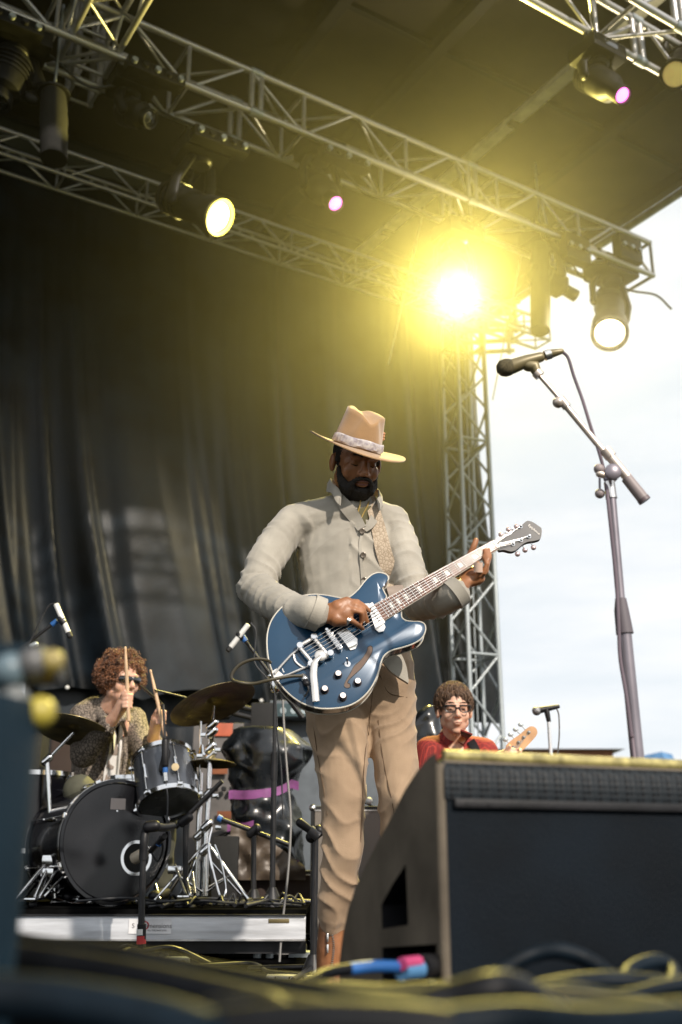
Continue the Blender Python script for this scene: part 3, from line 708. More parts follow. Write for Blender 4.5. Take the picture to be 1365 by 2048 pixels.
# microphones on the kit
MICW = mat('white_microphone_body', (.72, .72, .70), .4); MICB = mat('dark_microphone_grille', (.02, .02, .02), .6, 0, .3, 200, .6, 500)
def penmic(label, a, b, body=MICW, r=.0115, tip=.16):
    o = thing('microphone', label, 'microphone', b)
    d = (b-a).normalized(); Lm = (b-a).length
    mk('body', G().lathe(a, d, [(0, r*.7), (.003, r), (Lm*(1-tip), r), (Lm*(1-tip), r*.85)], 16), body, o)
    mk('capsule', G().lathe(a+d*(Lm*(1-tip)), d, [(0, r*1.0), (Lm*tip*.8, r*1.02), (Lm*tip, r*.6), (Lm*tip, 0)], 16), MICB, o)
    mk('band', G().lathe(a+d*(Lm*.45), d, [(0, r*1.05), (.006, r*1.05)], 16), BLACKM, o)
    return o
penmic('white pencil microphone hung nose down above the left of the drum kit', at(112, 1208, 4.9), at(142, 1276, 4.9), r=.013)
penmic('white pencil microphone beside the left elbow side of the guitar', at(497, 1249, 4.9), at(455, 1303, 4.9), r=.013)
o = thing('microphone_stand', 'thin black boom arm holding the left pencil microphone', 'microphone stand', V((at(30, 1310, 4.9).x, 4.9, RZT)))
rod('boom', at(108, 1246, 4.92), at(-40, 1362, 4.92), .008, BLACKM, o); mk('blue_tape_wrap', G().tube([at(115, 1241, 4.92), at(104, 1250, 4.92)], .013, 10), BLUE, o)
mk('clip', G().limb([at(121, 1238, 4.9), at(128, 1246, 4.9)], [.016, .016], n=10), BLACKP, o)
mk('joint', G().limb([at(64, 1293, 4.9), at(72, 1289, 4.9)], [.015, .015], n=10), STEEL, o)
rod('pole', at(-40, 1362, 4.92), V((at(-40, 1362, 4.92).x, 4.92, RZT)), .010, BLACKM, o)
o = mk('microphone_cable', G().tube(spline([at(111, 1207, 4.9), at(95, 1215, 4.9), at(65, 1275, 4.9), at(45, 1310, 4.9), at(20, 1350, 4.9)], 6), .004, 6), RUBBER); tag(o, 'thin black cable arching from the left pencil microphone', 'cable')
# overhead stand right, behind the guitarist
sb = at(545, 1790, 4.95); sb.z = RZT
o = thing('microphone_stand', 'tall black microphone stand behind the guitar body, holding the right pencil microphone', 'microphone stand', sb)
rod('pole', V((sb.x, 4.95, RZT)), at(549, 1520, 4.95), .013, BLACKM, o, 12); rod('pole', at(549, 1525, 4.95), at(551, 1352, 4.95), .009, BLACKM, o, 12)
mk('clutch', G().tube([at(548, 1560, 4.95), at(549, 1505, 4.95)], .016, 14), BLACKP, o)
rod('boom', at(487, 1276, 4.92), at(600, 1428, 4.98), .008, BLACKM, o, 10); rod('boom', at(551, 1362, 4.95), at(606, 1436, 4.98), .013, BLACKM, o, 10)
mk('blue_tape_wrap', G().tube([at(485, 1273, 4.92), at(492, 1283, 4.92)], .015, 10), BLUE, o)
mk('clip', G().limb([at(478, 1270, 4.9), at(486, 1277, 4.92)], [.016, .014], n=10), BLACKP, o)
mk('joint', G().limb([at(551, 1378, 4.93), at(552, 1358, 4.93)], [.024, .026], n=12), CHROME, o)
mk('knob', G().ell(at(541, 1352, 4.92), .014), CHROME, o)
mk('base', G().lathe(V((sb.x, 4.95, RZT)), UP, [(0, .055), (.01, .05), (.08, .018)], 20), BLACKM, o)
for t in (.3, 2.5, 4.4): rod('leg', V((sb.x, 4.95, RZT+.03)), V((sb.x+.30*cos(t), 4.95+.30*sin(t), RZT+.012)), .009, BLACKM, o)
for k, pp in enumerate(([(502, 1246), (512, 1262), (510, 1300), (512, 1330), (548, 1380), (556, 1480), (563, 1540), (566, 1640)], [(566, 1400), (570, 1480), (576, 1560), (582, 1640), (577, 1740), (565, 1850), (558, 1945)])):
    o = mk('microphone_cable', G().tube(spline([at(x, y, 4.85-.05*i*(k == 1)) for i, (x, y) in enumerate(pp)], 6), (.004, .0055)[k], 6), RUBBER if k == 0 else mat('grey_cable', (.12, .115, .11), .5))
    tag(o, ('thin black cable running from the right pencil microphone down its stand', 'grey guitar lead hanging in a long curve in front of the riser')[k], 'cable')
# kick drum microphone with its own stand
a = at(268, 1718, 4.86); b = at(300, 1700, 4.80)
o = thing('microphone', 'stubby beige microphone poking into the port of the bass drum', 'microphone', a)
d = (b-a).normalized(); mk('body', G().lathe(a, d, [(0, .018), (.004, .026), (.055, .026), (.07, .017), (.10, .014)], 20), mat('beige_mic', (.36, .31, .24), .5), o); mk('plug', G().lathe(a+d*.1, d, [(0, .011), (.035, .011)], 12), CHROME, o)
ks = at(283, 1890, 4.25)
o = thing('microphone_stand', 'short black microphone stand standing before the riser and the bass drum', 'microphone stand', V((ks.x, 4.25, 0)))
tp_ = at(288, 1665, 4.25)
rod('pole', V((ks.x, 4.25, .02)), V((tp_.x, 4.25, tp_.z)), .0125, BLACKM, o, 12)
mk('clutch', G().tube([at(283, 1895, 4.24), at(284, 1848, 4.24)], .017, 14), BLACKP, o)
mk('red_band', G().tube([at(283, 1888, 4.24), at(283, 1872, 4.24)], .0176, 14), RED, o); mk('white_band', G().tube([at(283, 1870, 4.24), at(283, 1858, 4.24)], .0176, 14), WHITE, o)
g = G().tube(spline([at(287, 1720, 4.25), at(290, 1670, 4.25), at(300, 1652, 4.3), at(325, 1655, 4.4), at(345, 1652, 4.5)], 5), .017, 12); mk('swivel_neck', g, BLACKP, o)
mk('joint', G().limb([at(296, 1654, 4.24), at(312, 1652, 4.24)], [.022, .022], n=12), BLACKP, o)
rod('boom', at(330, 1672, 4.5), at(302, 1702, 4.72), .012, BLACKM, o)
g = G().tube(spline([at(316, 1690, 4.6), at(322, 1672, 4.58), at(326, 1700, 4.6), at(316, 1722, 4.65), at(304, 1706, 4.7)], 5), .005, 6); mk('cable_loop', g, RUBBER, o)
mk('blue_tape_wrap', G().tube([at(316, 1692, 4.6), at(321, 1684, 4.6)], .012, 10), BLUE, o)
for t in (.2, 2.3, 4.4):
    f = V((ks.x+.26*cos(t), 4.25+.26*sin(t), .012)); pts = spline([V((ks.x, 4.25, .06)), V((ks.x+.12*cos(t), 4.25+.12*sin(t), .07)), f], 5); mk('leg', G().tube(pts, .011, 8), BLACKP, o)
# tom microphone
o = thing('microphone', 'black tom microphone with blue band clipped at the rack tom rim', 'microphone', at(332, 1500, 4.95))
mk('body', G().limb([at(331, 1482, 4.93), at(331, 1530, 4.93)], [.017, .016], n=12), BLACKP, o)
mk('clip', G().limb([at(334, 1505, 4.95), at(326, 1540, 4.95)], [.02, .02], n=10), BLACKP, o)
mk('blue_band', G().tube([at(331, 1535, 4.93), at(331, 1545, 4.93)], .0125, 12), BLUE, o); mk('plug', G().tube([at(331, 1545, 4.93), at(332, 1562, 4.93)], .011, 12), CHROME, o)
mk('cable', G().tube(spline([at(332, 1562, 4.93), at(336, 1600, 4.9), at(334, 1650, 4.9)], 5), .004, 6), RUBBER, o)
rod('arm', at(331, 1482, 4.93), at(327, 1410, 5.0), .006, BLACKM, o); rod('arm', at(327, 1410, 5.0), at(282, 1372, 5.3), .006, BLACKM, o); rod('arm', at(310, 1380, 5.0), at(372, 1395, 5.2), .005, BLACKM, o)
# black boom across from the kit's right side
def boomstand(label, pts, base, Y, z0, blue=None, rr=.011):
    b = at(*base, Y); o = thing('microphone_stand', label, 'microphone stand', V((b.x, Y, z0)))
    P_ = [at(x, y, yy) for (x, y, yy) in pts]; rod('boom', P_[0], P_[-1], rr, BLACKM, o)
    t_ = P_[1]; rod('pole', t_, V((b.x, Y, z0)), rr*1.15, BLACKM, o); mk('joint', G().limb([t_-V((.015, .0, .012)), t_+V((.015, -.01, .012))], [.022, .022], n=12), BLACKP, o)
    mk('base', G().lathe(V((b.x, Y, z0)), UP, [(0, .05), (.01, .045), (.07, .017)], 16), BLACKM, o)
    for t in (.5, 2.6, 4.5): rod('leg', V((b.x, Y, z0+.03)), V((b.x+.28*cos(t), Y+.28*sin(t), z0+.012)), .009, BLACKM, o)
    if blue: mk('blue_tape_wrap', G().tube([at(*blue[0], Y-.02), at(*blue[1], Y-.02)], rr*1.5, 10), BLUE, o)
    return o
boomstand('low black boom stand with blue tape pointing at the amplifiers', [(440, 1637, 5.05), (508, 1662, 5.05), (580, 1690, 5.05)], (508, 1790), 5.05, RZT, ((436, 1635), (444, 1639)))
boomstand('black boom stand between the tom drum and the bass drum', [(445, 1562, 4.9), (372, 1640, 4.9), (352, 1655, 4.95)], (372, 1795), 4.92, RZT)
boomstand('black microphone stand next to the left boot of the guitarist', [(598, 1642, 4.0), (631, 1668, 4.0), (640, 1672, 4.0)], (627, 1925), 4.0, 0)
o = thing('microphone', 'grey stubby microphone aimed at the tweed amplifier beside the knee', 'microphone', at(600, 1645, 3.98))
mk('body', G().limb([at(600, 1645, 3.98), at(620, 1660, 3.98)], [.016, .014], n=12), BLACKP, o); mk('tail', G().tube([at(620, 1660, 3.98), at(638, 1674, 3.98)], .019, 12), mat('dark_grey', (.06, .06, .065), .4), o)
# cables at the riser
for k, pp in enumerate(([(300, 1812), (380, 1800), (450, 1806), (540, 1800), (600, 1806)], [(360, 1790), (420, 1802), (480, 1790), (530, 1806), (610, 1796)], [(150, 1808), (240, 1812), (330, 1806), (400, 1811), (470, 1803)])):
    pts = []
    for i, (x, y) in enumerate(pp):
        a = at(x, 1812, 4.75); pts.append(V((a.x, 4.72+.09*((i*7+k*3) % 5)/2, RZT+.008+.010*k+.01*(i % 2))))
    o = mk('microphone_cable', G().tube(spline(pts, 8), .006, 6), RUBBER); tag(o, ('black cable snaking along the riser edge right of the bass drum', 'black cable looping among the stand feet on the riser', 'black cable lying under the front of the bass drum')[k], 'cable')
for k, (x0, x1) in enumerate(((360, 430), (430, 500), (470, 600), (330, 400), (520, 610))):
    a = at(x0, 1800, 4.8); b = at(x1, 1800, 4.9); pts = [V((a.x+(b.x-a.x)*i/6, 4.78+.08*k/2+.05*sin(i*2.1+k), RZT+.012+.045*abs(sin(i*1.3+k))*(i % 2))) for i in range(7)]
    o = mk('microphone_cable', G().tube(spline(pts, 6), .0055, 6), RUBBER); tag(o, ('short curl of black cable at the foot of the thick chrome stand', 'curl of black cable between the chrome stand and the low boom stand', 'long limp black cable reaching the right end of the riser', 'black cable curl by the right side of the bass drum', 'black cable curl under the tall black stand')[k], 'cable')

# ---------------------------------------------------------------- amplifiers and cases
TOLEX = mat('black_tolex', (.010, .010, .010), .7, 0, .3, 20, .5, 300)
TWEED = patterned('grey_beige_grille_cloth', (.30, .265, .22), (.16, .14, .12), 'CHECK', 60, .8, .3, .3, .7)
BROWNG = patterned('brown_grille_cloth', (.075, .050, .038), (.035, .022, .018), 'CHECK', 70, .85, .3, .3, .7)
GREYB = mat('blue_grey_case_cloth', (.125, .145, .165), .6, 0, .15, 6, .1, 60)
def amp(label, px0, px1, pyt, Y, zb, depth, grille, trim=.022, name='amplifier', shell=TOLEX, corners=True, inset=.012):
    a = at(px0, pyt, Y); b = at(px1, pyt, Y); zt = a.z; cx = (a.x+b.x)/2; W_ = b.x-a.x; H_ = zt-zb
    o = thing(name, label, 'amplifier', V((cx, Y, zb)))
    mk('cabinet', G().box((cx, Y+depth/2, zb+H_/2), (W_, depth, H_), None, .012), shell, o)
    if grille: 
        mk('grille', G().box((cx, Y-.002, zb+H_/2), (W_-2*trim, .012, H_-2*trim), None, .002), grille, o)
        for s in (-1, 1):
            mk('piping', G().box((cx, Y-.010, zb+H_/2+s*(H_/2-trim)), (W_-2*trim, .006, .006)), ALU, o, False)
    if corners:
        for sx in (-1, 1):
            for sz in (-1, 1): mk('corner_cap', G().ell((cx+sx*(W_/2-.01), Y+.01, zb+H_/2+sz*(H_/2-.01)), .019, n=10, m=6), CHROME, o)
    for sx in (-.35, .35): mk('handle', G().tube(spline([V((cx+sx*W_*.3-.05, Y+depth*.5, zt)), V((cx+sx*W_*.3, Y+depth*.5, zt+.025)), V((cx+sx*W_*.3+.05, Y+depth*.5, zt)) ], 4), .007, 6), BLACKP, o)
    return o
ta_ = amp('tweed faced amplifier standing behind the knees of the guitarist', 622, 800, 1612, 5.6, 0, .28, TWEED)
mk('white_knob', G().ell(at(738, 1602, 5.65), .02), WHITE, ta_)
amp('brown fronted speaker cabinet low at the right end of the riser', 474, 640, 1741, 6.0, 0, .3, BROWNG, corners=False)
amp('tall blue-grey equipment case in the middle behind the guitarist', 556, 860, 1432, 7.2, 0, .6, None, shell=GREYB, corners=False, name='equipment_case')
pa = amp('wide amplifier head with blue-grey lettered panel on the tall case', 540, 650, 1400, 7.05, at(600, 1436, 7.05).z, .4, None, shell=GREYB, corners=False, name='amplifier')
a = at(582, 1420, 7.04); PANEL = mat('dark_teal_panel', (.04, .075, .085), .4)
mk('panel', G().box((a.x, 7.04, a.z), (.34, .01, .085)), PANEL, pa, False)
for k in range(5): mk('dial', G().lathe((a.x-.12+.07*k, 7.034, a.z-.005), (0, -1, 0), [(0, .022), (.003, .022), (.003, .015), (.001, .015)], 16), mat('pale_print', (.35, .42, .45), .5), pa)
blk = amp('black side of an open case left of the blue-grey amplifier head', 503, 552, 1405, 7.0, at(520, 1475, 7.0).z, .5, None, corners=False, name='equipment_case')
oc = amp('grey amplifier cabinet with an orange-red label behind the crash cymbal stand', 388, 520, 1446, 7.1, RZT+.2, .4, None, shell=mat('grey_vinyl', (.13, .12, .115), .6, 0, .15, 8), corners=False)
a = at(446, 1459, 7.08); mk('red_label', G().box((a.x, 7.09, a.z), (.13, .012, .085), None, .002), mat('orange_red_label', (.50, .12, .06), .5, 0, .2), oc)
for (px, py) in ((440, 1540), (450, 1630)):
    a = at(px, py, 7.05); mk('orange_panel', G().box((a.x, 7.06, a.z), (.10, .01, .05)), mat('orange_wood', (.22, .07, .025), .5, 0, .3), oc, False)  # small plain orange plates
for k in range(5): mk('knob', G().lathe(at(432+16*k, 1578, 7.06), (0, -1, 0), [(0, .018), (.03, .015), (.03, 0)], 12), BLACKM, oc)
amp('small dark road case on the riser beside the chrome stands', 425, 478, 1672, 5.9, RZT, .4, None, corners=False, name='equipment_case')
amp('black speaker cabinet in the dark behind the drummer', 100, 250, 1470, 8.4, 0, .5, BROWNG, corners=False)
amp('tall black cabinet in the dark behind the left cymbal', -160, 90, 1420, 8.8, 0, .5, None, corners=False)
amp('low brown faced box standing on the floor under the riser edge', 532, 612, 1893, 4.9, .0, .2, BROWNG, trim=.006, corners=False)
amp('dark cabinet between the guitarist and the tower behind the bassist', 836, 880, 1425, 6.9, 0, .4, None, corners=False)
# bagged stack: crumpled black plastic with purple tape
BAG = mat('crumpled_black_plastic', (.012, .015, .019), .26, 0, .4, 6, .2, 24, spec=.7, wr=(5, .7, .03))
Yb = 6.2
outl = [(1452, 500, 520, .02), (1462, 480, 590, .16), (1500, 452, 618, .2), (1530, 468, 606, .2), (1560, 470, 590, .19), (1582, 476, 580, .17), (1600, 474, 588, .19), (1640, 474, 596, .2), (1690, 478, 604, .2), (1722, 482, 602, .19), (1738, 488, 598, .18)]
g = G(); nk = 72; rings = []
outl2 = []
for i in range(len(outl)-1):
    for s in range(5): t = s/5; outl2.append(tuple(outl[i][j]*(1-t)+outl[i+1][j]*t for j in range(4)))
outl2.append(outl[-1])
vs = []
for (py, x0, x1, dp) in outl2:
    a = at(x0, py, Yb); b = at(x1, py, Yb); cx = (a.x+b.x)/2; rx = (b.x-a.x)/2
    for k in range(nk):
        t = 2*pi*k/nk; cc, ss = cos(t), sin(t); u = abs(cc)**.55*(1 if cc > 0 else -1); v_ = abs(ss)**.6*(1 if ss > 0 else -1)
        P_ = V((cx+rx*u, Yb+dp*1.1*v_, a.z))
        nn_ = V((cc, ss, 0)); q_ = V((P_.x*7, P_.y*7, P_.z*5))
        q2 = V((P_.x*11+P_.z*8, P_.y*11, P_.z*9-P_.x*6))
        am = .9 if dp > .1 else .3
        dsp = .050*(1-2.4*abs(noise.noise(q_*.62)))*am+.016*(1-2.6*abs(noise.noise(q2*.8)))*am
        vs.append(P_+nn_*(dsp-.02))
m_ = len(outl2); g.add(vs, [(i*nk+k, i*nk+(k+1) % nk, (i+1)*nk+(k+1) % nk, (i+1)*nk+k) for i in range(m_-1) for k in range(nk)]+[tuple(range(nk)), tuple(range((m_-1)*nk, m_*nk))])
bag = thing('covered_stack', 'tall stack wrapped in crumpled black plastic sheet and bound with purple tape', 'covered stack', V((at(540, 1700, Yb).x, Yb, RZT)))
mk('plastic_sheet', g, BAG, bag, angle=180); bvb = BVHTree.FromPolygons(g.v, g.f)
PURP = mat('purple_tape', (.25, .08, .24), .45, 0, .15, 12)
for (yy, xa, xb) in (((1590, 1572), 458, 598), ((1727, 1729), 540, 600), ((1655, 1650), 455, 508)):
    pts = []; sides = []; nr = []
    for i in range(15):
        t = i/14; x = xa+(xb-xa)*t; y = yy[0]+(yy[1]-yy[0])*t+ (6*sin(t*3.1) if yy[0] == 1590 else 0)
        pts.append(surf(x, y, bvb, .012, Yb-.2)); sides.append(UP); nr.append(V((0, -1, 0)))
    ys = [p.y for p in pts]; 
    for p in pts: p.y = min(p.y, sorted(ys)[len(ys)//2]+.02)
    mk('tape_band', G().ribbon(pts, sides, .048, .004, nr), PURP, bag)
sheet = G(); sv = []
for j in range(16):
    for i in range(20):
        x = 462+150*i/19*(1); y = 1650+110*j/15
        if x > 462+ (y-1640)*1.4+20: x = 462+(y-1640)*1.4+20
        p = at(x, y, 5.95); sv.append(p+V((0, .06*noise.noise(p*14)-.02*j/15, 0)))
sheet.add(sv, [(j*20+i, j*20+i+1, j*20+21+i, j*20+20+i) for j in range(15) for i in range(19)]); sheet.add([v+V((0, .01, 0)) for v in sv], [(j*20+i, j*20+20+i, j*20+21+i, j*20+i+1) for j in range(15) for i in range(19)])
o = mk('plastic_sheet', sheet, mat('bronze_plastic_foil', (.10, .075, .055), .45, .1, .25, 6, .3, 30), None); tag(o, 'crinkled brownish foil sheet hanging at the foot of the wrapped stack', 'sheet')
# messy gear in the dark under the curtain
random.seed(11)
for k, (px, py, lab) in enumerate(((478, 1412, 'small bright stage lamp head peeking from behind the crash cymbal'), (462, 1425, 'black truss bracket in the dark right of the crash cymbal'))):
    a = at(px, py, 7.6); o = thing('stage_fixture', lab, 'fixture', a)
    mk('body', G().lathe(a, V((-.8, -.3, -.1)), [(0, .03), (.02, .05), (.12, .05), (.16, .03)], 14), BLACKM if k else STEEL, o)
    rod('arm', a, a+V((.25, 0, -.06)), .02, BLACKM, o)
# far vocal microphone for the bassist
a0_ = at(1072, 1422, 5.6); b0_ = at(1112, 1414, 5.6)
o = thing('microphone', 'small vocal microphone with a metal ball head near the bass headstock', 'microphone', a0_)
d = (b0_-a0_).normalized(); mk('body', G().lathe(a0_+d*.02, d, [(0, .018), (.09, .012), (.11, .010)], 14), BLACKP, o); mk('ball_grille', G().ell(a0_+d*.005, .025, n=14, m=10), mat('steel_mesh', (.35, .35, .36), .4, .7, .3, 300, .6, 500), o)
o = thing('microphone_stand', 'slim bright microphone stand near the bass headstock before the sky', 'microphone stand', V((b0_.x, 5.6, 0)))
rod('pole', at(1098, 1440, 5.6), V((at(1103, 1520, 5.6).x, 5.6, 0)), .0105, mat('bright_chrome_pole', (.85, .87, .9), .25, .6), o)
mk('clip', G().limb([at(1093, 1418, 5.6), at(1098, 1442, 5.6)], [.016, .012], n=10), BLACKP, o)
mk('base', G().lathe(V((at(1103, 1520, 5.6).x, 5.6, 0)), UP, [(0, .13), (.02, .12), (.03, .02)], 24), BLACKM, o)
o = mk('microphone_cable', G().tube(spline([b0_, at(1118, 1430, 5.6), at(1119, 1470, 5.6), at(1115, 1515, 5.6)], 6), .004, 6), mat('grey_cable', (.12, .115, .11), .5)); tag(o, 'thin cable hanging from the small far vocal microphone', 'cable')
# ================================================================== PEOPLE
def frame(fwd, up):
    f = V(fwd).normalized(); u = V(up); u = (u-f*u.dot(f)).normalized(); r = u.cross(f).normalized(); return r, f, u
def headprims(g, c, fr, k=1.0, neck=None, big=1.0):
    r, f, u = fr; P = lambda a, b, z: c+r*(a*k)+f*(b*k)+u*(z*k); A = (r, f, u)
    E = lambda p, q: g.ell(P(*p), tuple(x*k for x in q), A, 18, 12)
    E((0, -.012, .035), (.075, .094, .083)); E((0, .018, -.018), (.062, .078, .088)); E((0, .026, -.068), (.053, .057, .044))
    E((0, .058, -.098), (.025, .020, .017))
    g.limb([P(-.044, .078, .022), P(-.018, .090, .026), P(0, .090, .022), P(.018, .090, .026), P(.044, .078, .022)], [.010*k, .0115*k, .010*k, .0115*k, .010*k], n=10)
    for s in (-1, 1):
        E((s*.031, .075, .002), (.0145, .013, .011)); E((s*.038, .056, -.028), (.026, .024, .030)); E((s*.0125, .102, -.034), (.0095, .010, .0085))
        E((s*.081, -.008, -.008), (.011, .019, .032)); E((s*.052, .0, -.055), (.018, .035, .03))
    g.limb([P(0, .090, .018), P(0, .102, -.005), P(0, .114, -.028)], [.008*k, .0095*k, .013*k], n=12)
    E((0, .089, -.0565), (.025, .012, .0065)); E((0, .087, -.0685), (.021, .012, .0075))
    if neck: g.limb([P(0, -.030, -.03), P(0, -.02, -.08), neck], [.058*k, .056*k, .062*k], n=16)
    return P
def fingers(g, chains, r=.0088):
    for ch in chains:
        rr = ch[1] if isinstance(ch, tuple) else r; pts = ch[0] if isinstance(ch, tuple) else ch
        n = len(pts); g.limb(pts, [rr*(1.08-.24*i/(n-1)) for i in range(n)], n=10)
def skinmat(name, col, col2, rough=.42):
    m = mat(name, col, rough, 0, .08, 25, .12, 260, spec=.5, col2=col2); b = m.node_tree.nodes['Principled BSDF']
    b.inputs['Subsurface Weight'].default_value = .12; b.inputs['Subsurface Radius'].default_value = (.02, .008, .004); b.inputs['Subsurface Scale'].default_value = .5
    return m

# ---------------------------------------------------------------- the guitar's plane
GO = at(690, 1300, 3.02); GN = V((.06, -.975, .21)).normalized()
def gp(px, py, off=0.): return onplane(px, py, GO, GN)+GN*off
def z4(x, y, off=0.): return gp(460+x/2.1328, 1000+y/2.1328, off)

# ---------------------------------------------------------------- GUITARIST
SKIN = skinmat('deep_brown_skin', (.33, .145, .066), (.26, .11, .048))
SK2 = SKIN
person = thing('person', 'guitarist in tan brimmed hat, pale linen jacket and brown trousers looking down at his guitar', 'person', V((at(720, 1990, 3.3).x, 3.33, 0)))
hc = at(713, 925, 3.30); hf = frame((.29, -.86, -.42), (.12, -.40, .91))
g = G(); shL = at(590, 1040, 3.36); shR = at(783, 1042, 3.40); nk_ = at(706, 1010, 3.38)
hP = headprims(g, hc, hf, 1.0, nk_)
chest = at(702, 1090, 3.39); belly = at(706, 1230, 3.38); hip = at(722, 1345, 3.37)
XS = V((1, 0, 0))
g.limb([nk_+UP*.02, chest, belly, hip], [.065, .145, .13, .14], .58, XS)
g.limb([shL, chest+UP*.06, shR], [.045, .06, .045], n=14)
elL = at(512, 1178, 3.24); wrL = gp(646, 1240, .035); elR = at(838, 1207, 3.28); wrR = gp(922, 1174, -.005)
g.limb([shL, (shL+elL)/2, elL], [.040, .036, .034], n=14); g.limb([elL, (elL+wrL)/2, wrL], [.034, .032, .028], n=14)
g.limb([shR, (shR+elR)/2, elR], [.040, .036, .034], n=14); g.limb([elR, (elR+wrR)/2, wrR], [.034, .032, .027], n=14)
hpL = at(668, 1405, 3.36); knL = at(688, 1625, 3.28); anL = at(664, 1905, 3.34); hpR = at(783, 1405, 3.38); knR = at(795, 1620, 3.28); anR = at(800, 1900, 3.42)
anL.z = .12; anR.z = .12
for (a, b, c_) in ((hpL, knL, anL), (hpR, knR, anR)):
    g.limb([a, a*.5+b*.5, b], [.066, .054, .040], n=16); g.limb([b, b*.6+c_*.4, c_], [.040, .040, .034], n=16)
# picking hand
zz = lambda x, y, off: gp(620+x/8.53, 1180+y/8.53, off)
g.limb([wrL, zz(330, 500, .040), zz(560, 480, .046)], [.027, .034, .036], .62, GN.cross(V((1, -.4, 0))).normalized()*-1, n=16)
g.limb([zz(470, 420, .046), zz(620, 330, .048)], [.026, .018], n=12); g.limb([zz(430, 600, .042), zz(580, 620, .042)], [.024, .018], n=12)
fingers(g, [[zz(610, 320, .050), zz(790, 330, .052), zz(900, 370, .040), zz(1000, 415, .022)],
            [zz(620, 380, .052), zz(760, 400, .058), zz(900, 460, .046), zz(970, 590, .018)],
            [zz(600, 460, .052), zz(740, 500, .060), zz(860, 510, .052), zz(865, 610, .022)],
            [zz(580, 590, .045), zz(690, 640, .050), zz(800, 690, .040), zz(895, 720, .022)]], .0092)
fingers(g, [([zz(500, 420, .030), zz(700, 420, .024), zz(900, 380, .018), zz(1020, 410, .016)], .0100)])
# fretting hand
y4 = lambda x, y, off: gp(890+x/6.5, 1060+y/6.5, off)
g.limb([wrR, y4(270, 640, -.018), y4(430, 590, -.022)], [.026, .031, .030], .7, None, n=16)
g.limb([y4(330, 560, -.03), y4(420, 520, -.03)], [.030, .028], n=14)
fingers(g, [([y4(290, 470, -.030), y4(330, 310, -.020), y4(375, 220, -.004), y4(405, 135, .002)], .0112)])
fingers(g, [[y4(420, 570, -.02), y4(520, 530, .004), y4(570, 400, .022), y4(550, 290, .018)],
            [y4(430, 590, -.015), y4(530, 560, .012), y4(545, 440, .028), y4(500, 300, .018)],
            [y4(400, 600, -.012), y4(500, 590, .016), y4(530, 500, .030), y4(490, 385, .020)],
            [y4(370, 610, -.005), y4(430, 620, .014), y4(410, 570, .030), y4(405, 500, .036)]], .0088)
def skinw(v, n): return .0006*noise.noise(v*70)
_, bskin = sculpt('body', g, .0042, SKIN, person, 2, skinw)
# face details
LIP = mat('brown_lips', (.17, .065, .05), .45, 0, .1, 60); HAIRB = mat('black_tight_hair', (.016, .011, .007), .7, 0, .3, 60, .9, 300)
g = G()
for s in (-1, 1): g.limb([hP(s*.014, .1005, .026), hP(s*.032, .094, .031), hP(s*.048, .078, .024)], [.0034, .0042, .0028], n=8)
mk('eyebrows', g, HAIRB, person)
g = G()
for s in (-1, 1): g.limb([hP(s*.019, .0868, -.0035), hP(s*.031, .0895, -.0065), hP(s*.044, .082, -.003)], [.0012, .0016, .0012], n=6)
mk('eyelashes', g, HAIRB, person)
g = G()
g.limb([hP(-.022, .0955, -.0585), hP(-.007, .1005, -.0555), hP(.007, .1005, -.0555), hP(.022, .0955, -.0585)], [.002, .0032, .0032, .002], n=8)
g.limb([hP(-.019, .0945, -.0655), hP(0, .099, -.0665), hP(.019, .0945, -.0665)], [.002, .0040, .002], n=8)
mk('lips', g, LIP, person)
g = G(); A = hf
g.ell(hP(0, .026, -.090), (.056, .061, .044), A); g.ell(hP(0, .075, -.092), (.026, .018, .014), A)
for s in (-1, 1):
    g.limb([hP(s*.066, .020, -.018), hP(s*.063, .026, -.04), hP(s*.052, .040, -.068), hP(s*.034, .064, -.086)], [.005, .010, .018, .021], n=12)
    g.limb([hP(s*.002, .1035, -.0455), hP(s*.020, .098, -.049), hP(s*.034, .084, -.066), hP(s*.034, .078, -.082)], [.0052, .0062, .009, .012], n=10)
sculpt('beard', g, .004, HAIRB, person, 1, lambda v, n: .0045*noise.noise(v*230)+.001)
g = G(); g.ell(hP(0, -.018, .036), (.0785, .094, .083), A)
for s in (-1, 1): g.limb([hP(s*.072, .012, .03), hP(s*.073, .010, .0)], [.009, .007], n=8)
sculpt('hair', g, .005, HAIRB, person, 1, lambda v, n: .002*noise.noise(v*190) - (.02 if (v-hc).dot(hf[1]) > .045 else 0))
# jacket
LINEN = mat('greige_linen', (.385, .355, .30), .85, 0, .10, 9, .35, 340, sheen=.2, wr=(8, .55, .022))
t_ = LINEN.node_tree
g = G()
lap = at(706, 1335, 3.36)
g.limb([nk_+V((0, .01, .025)), nk_-UP*.03, chest+UP*.055, chest-UP*.03, at(703, 1180, 3.385), belly, lap], [.072, .098, .170, .182, .160, .160, .166], .60, XS, n=28)
g.limb([shL+V((.0, 0, -.008)), chest+UP*.105, shR+V((0, 0, -.008))], [.066, .10, .066], .95, n=16)
g.limb([shL-UP*.004, at(556, 1084, 3.33), at(528, 1130, 3.28), elL+V((-.0, 0, 0))], [.062, .064, .062, .062], n=18)
g.limb([elL, at(545, 1202, 3.16), at(592, 1224, 3.07), gp(628, 1238, .045)], [.060, .058, .054, .049], n=18)
g.limb([shR, at(800, 1092, 3.37), at(818, 1150, 3.33), elR], [.062, .066, .060, .058], n=18)
g.limb([elR, at(880, 1203, 3.16), gp(912, 1184, -.01)], [.056, .052, .047], n=18)
dU = (elL-shL).normalized(); dF = (wrL-elL).normalized(); dR = (elR-shR).normalized(); dG = (wrR-elR).normalized()
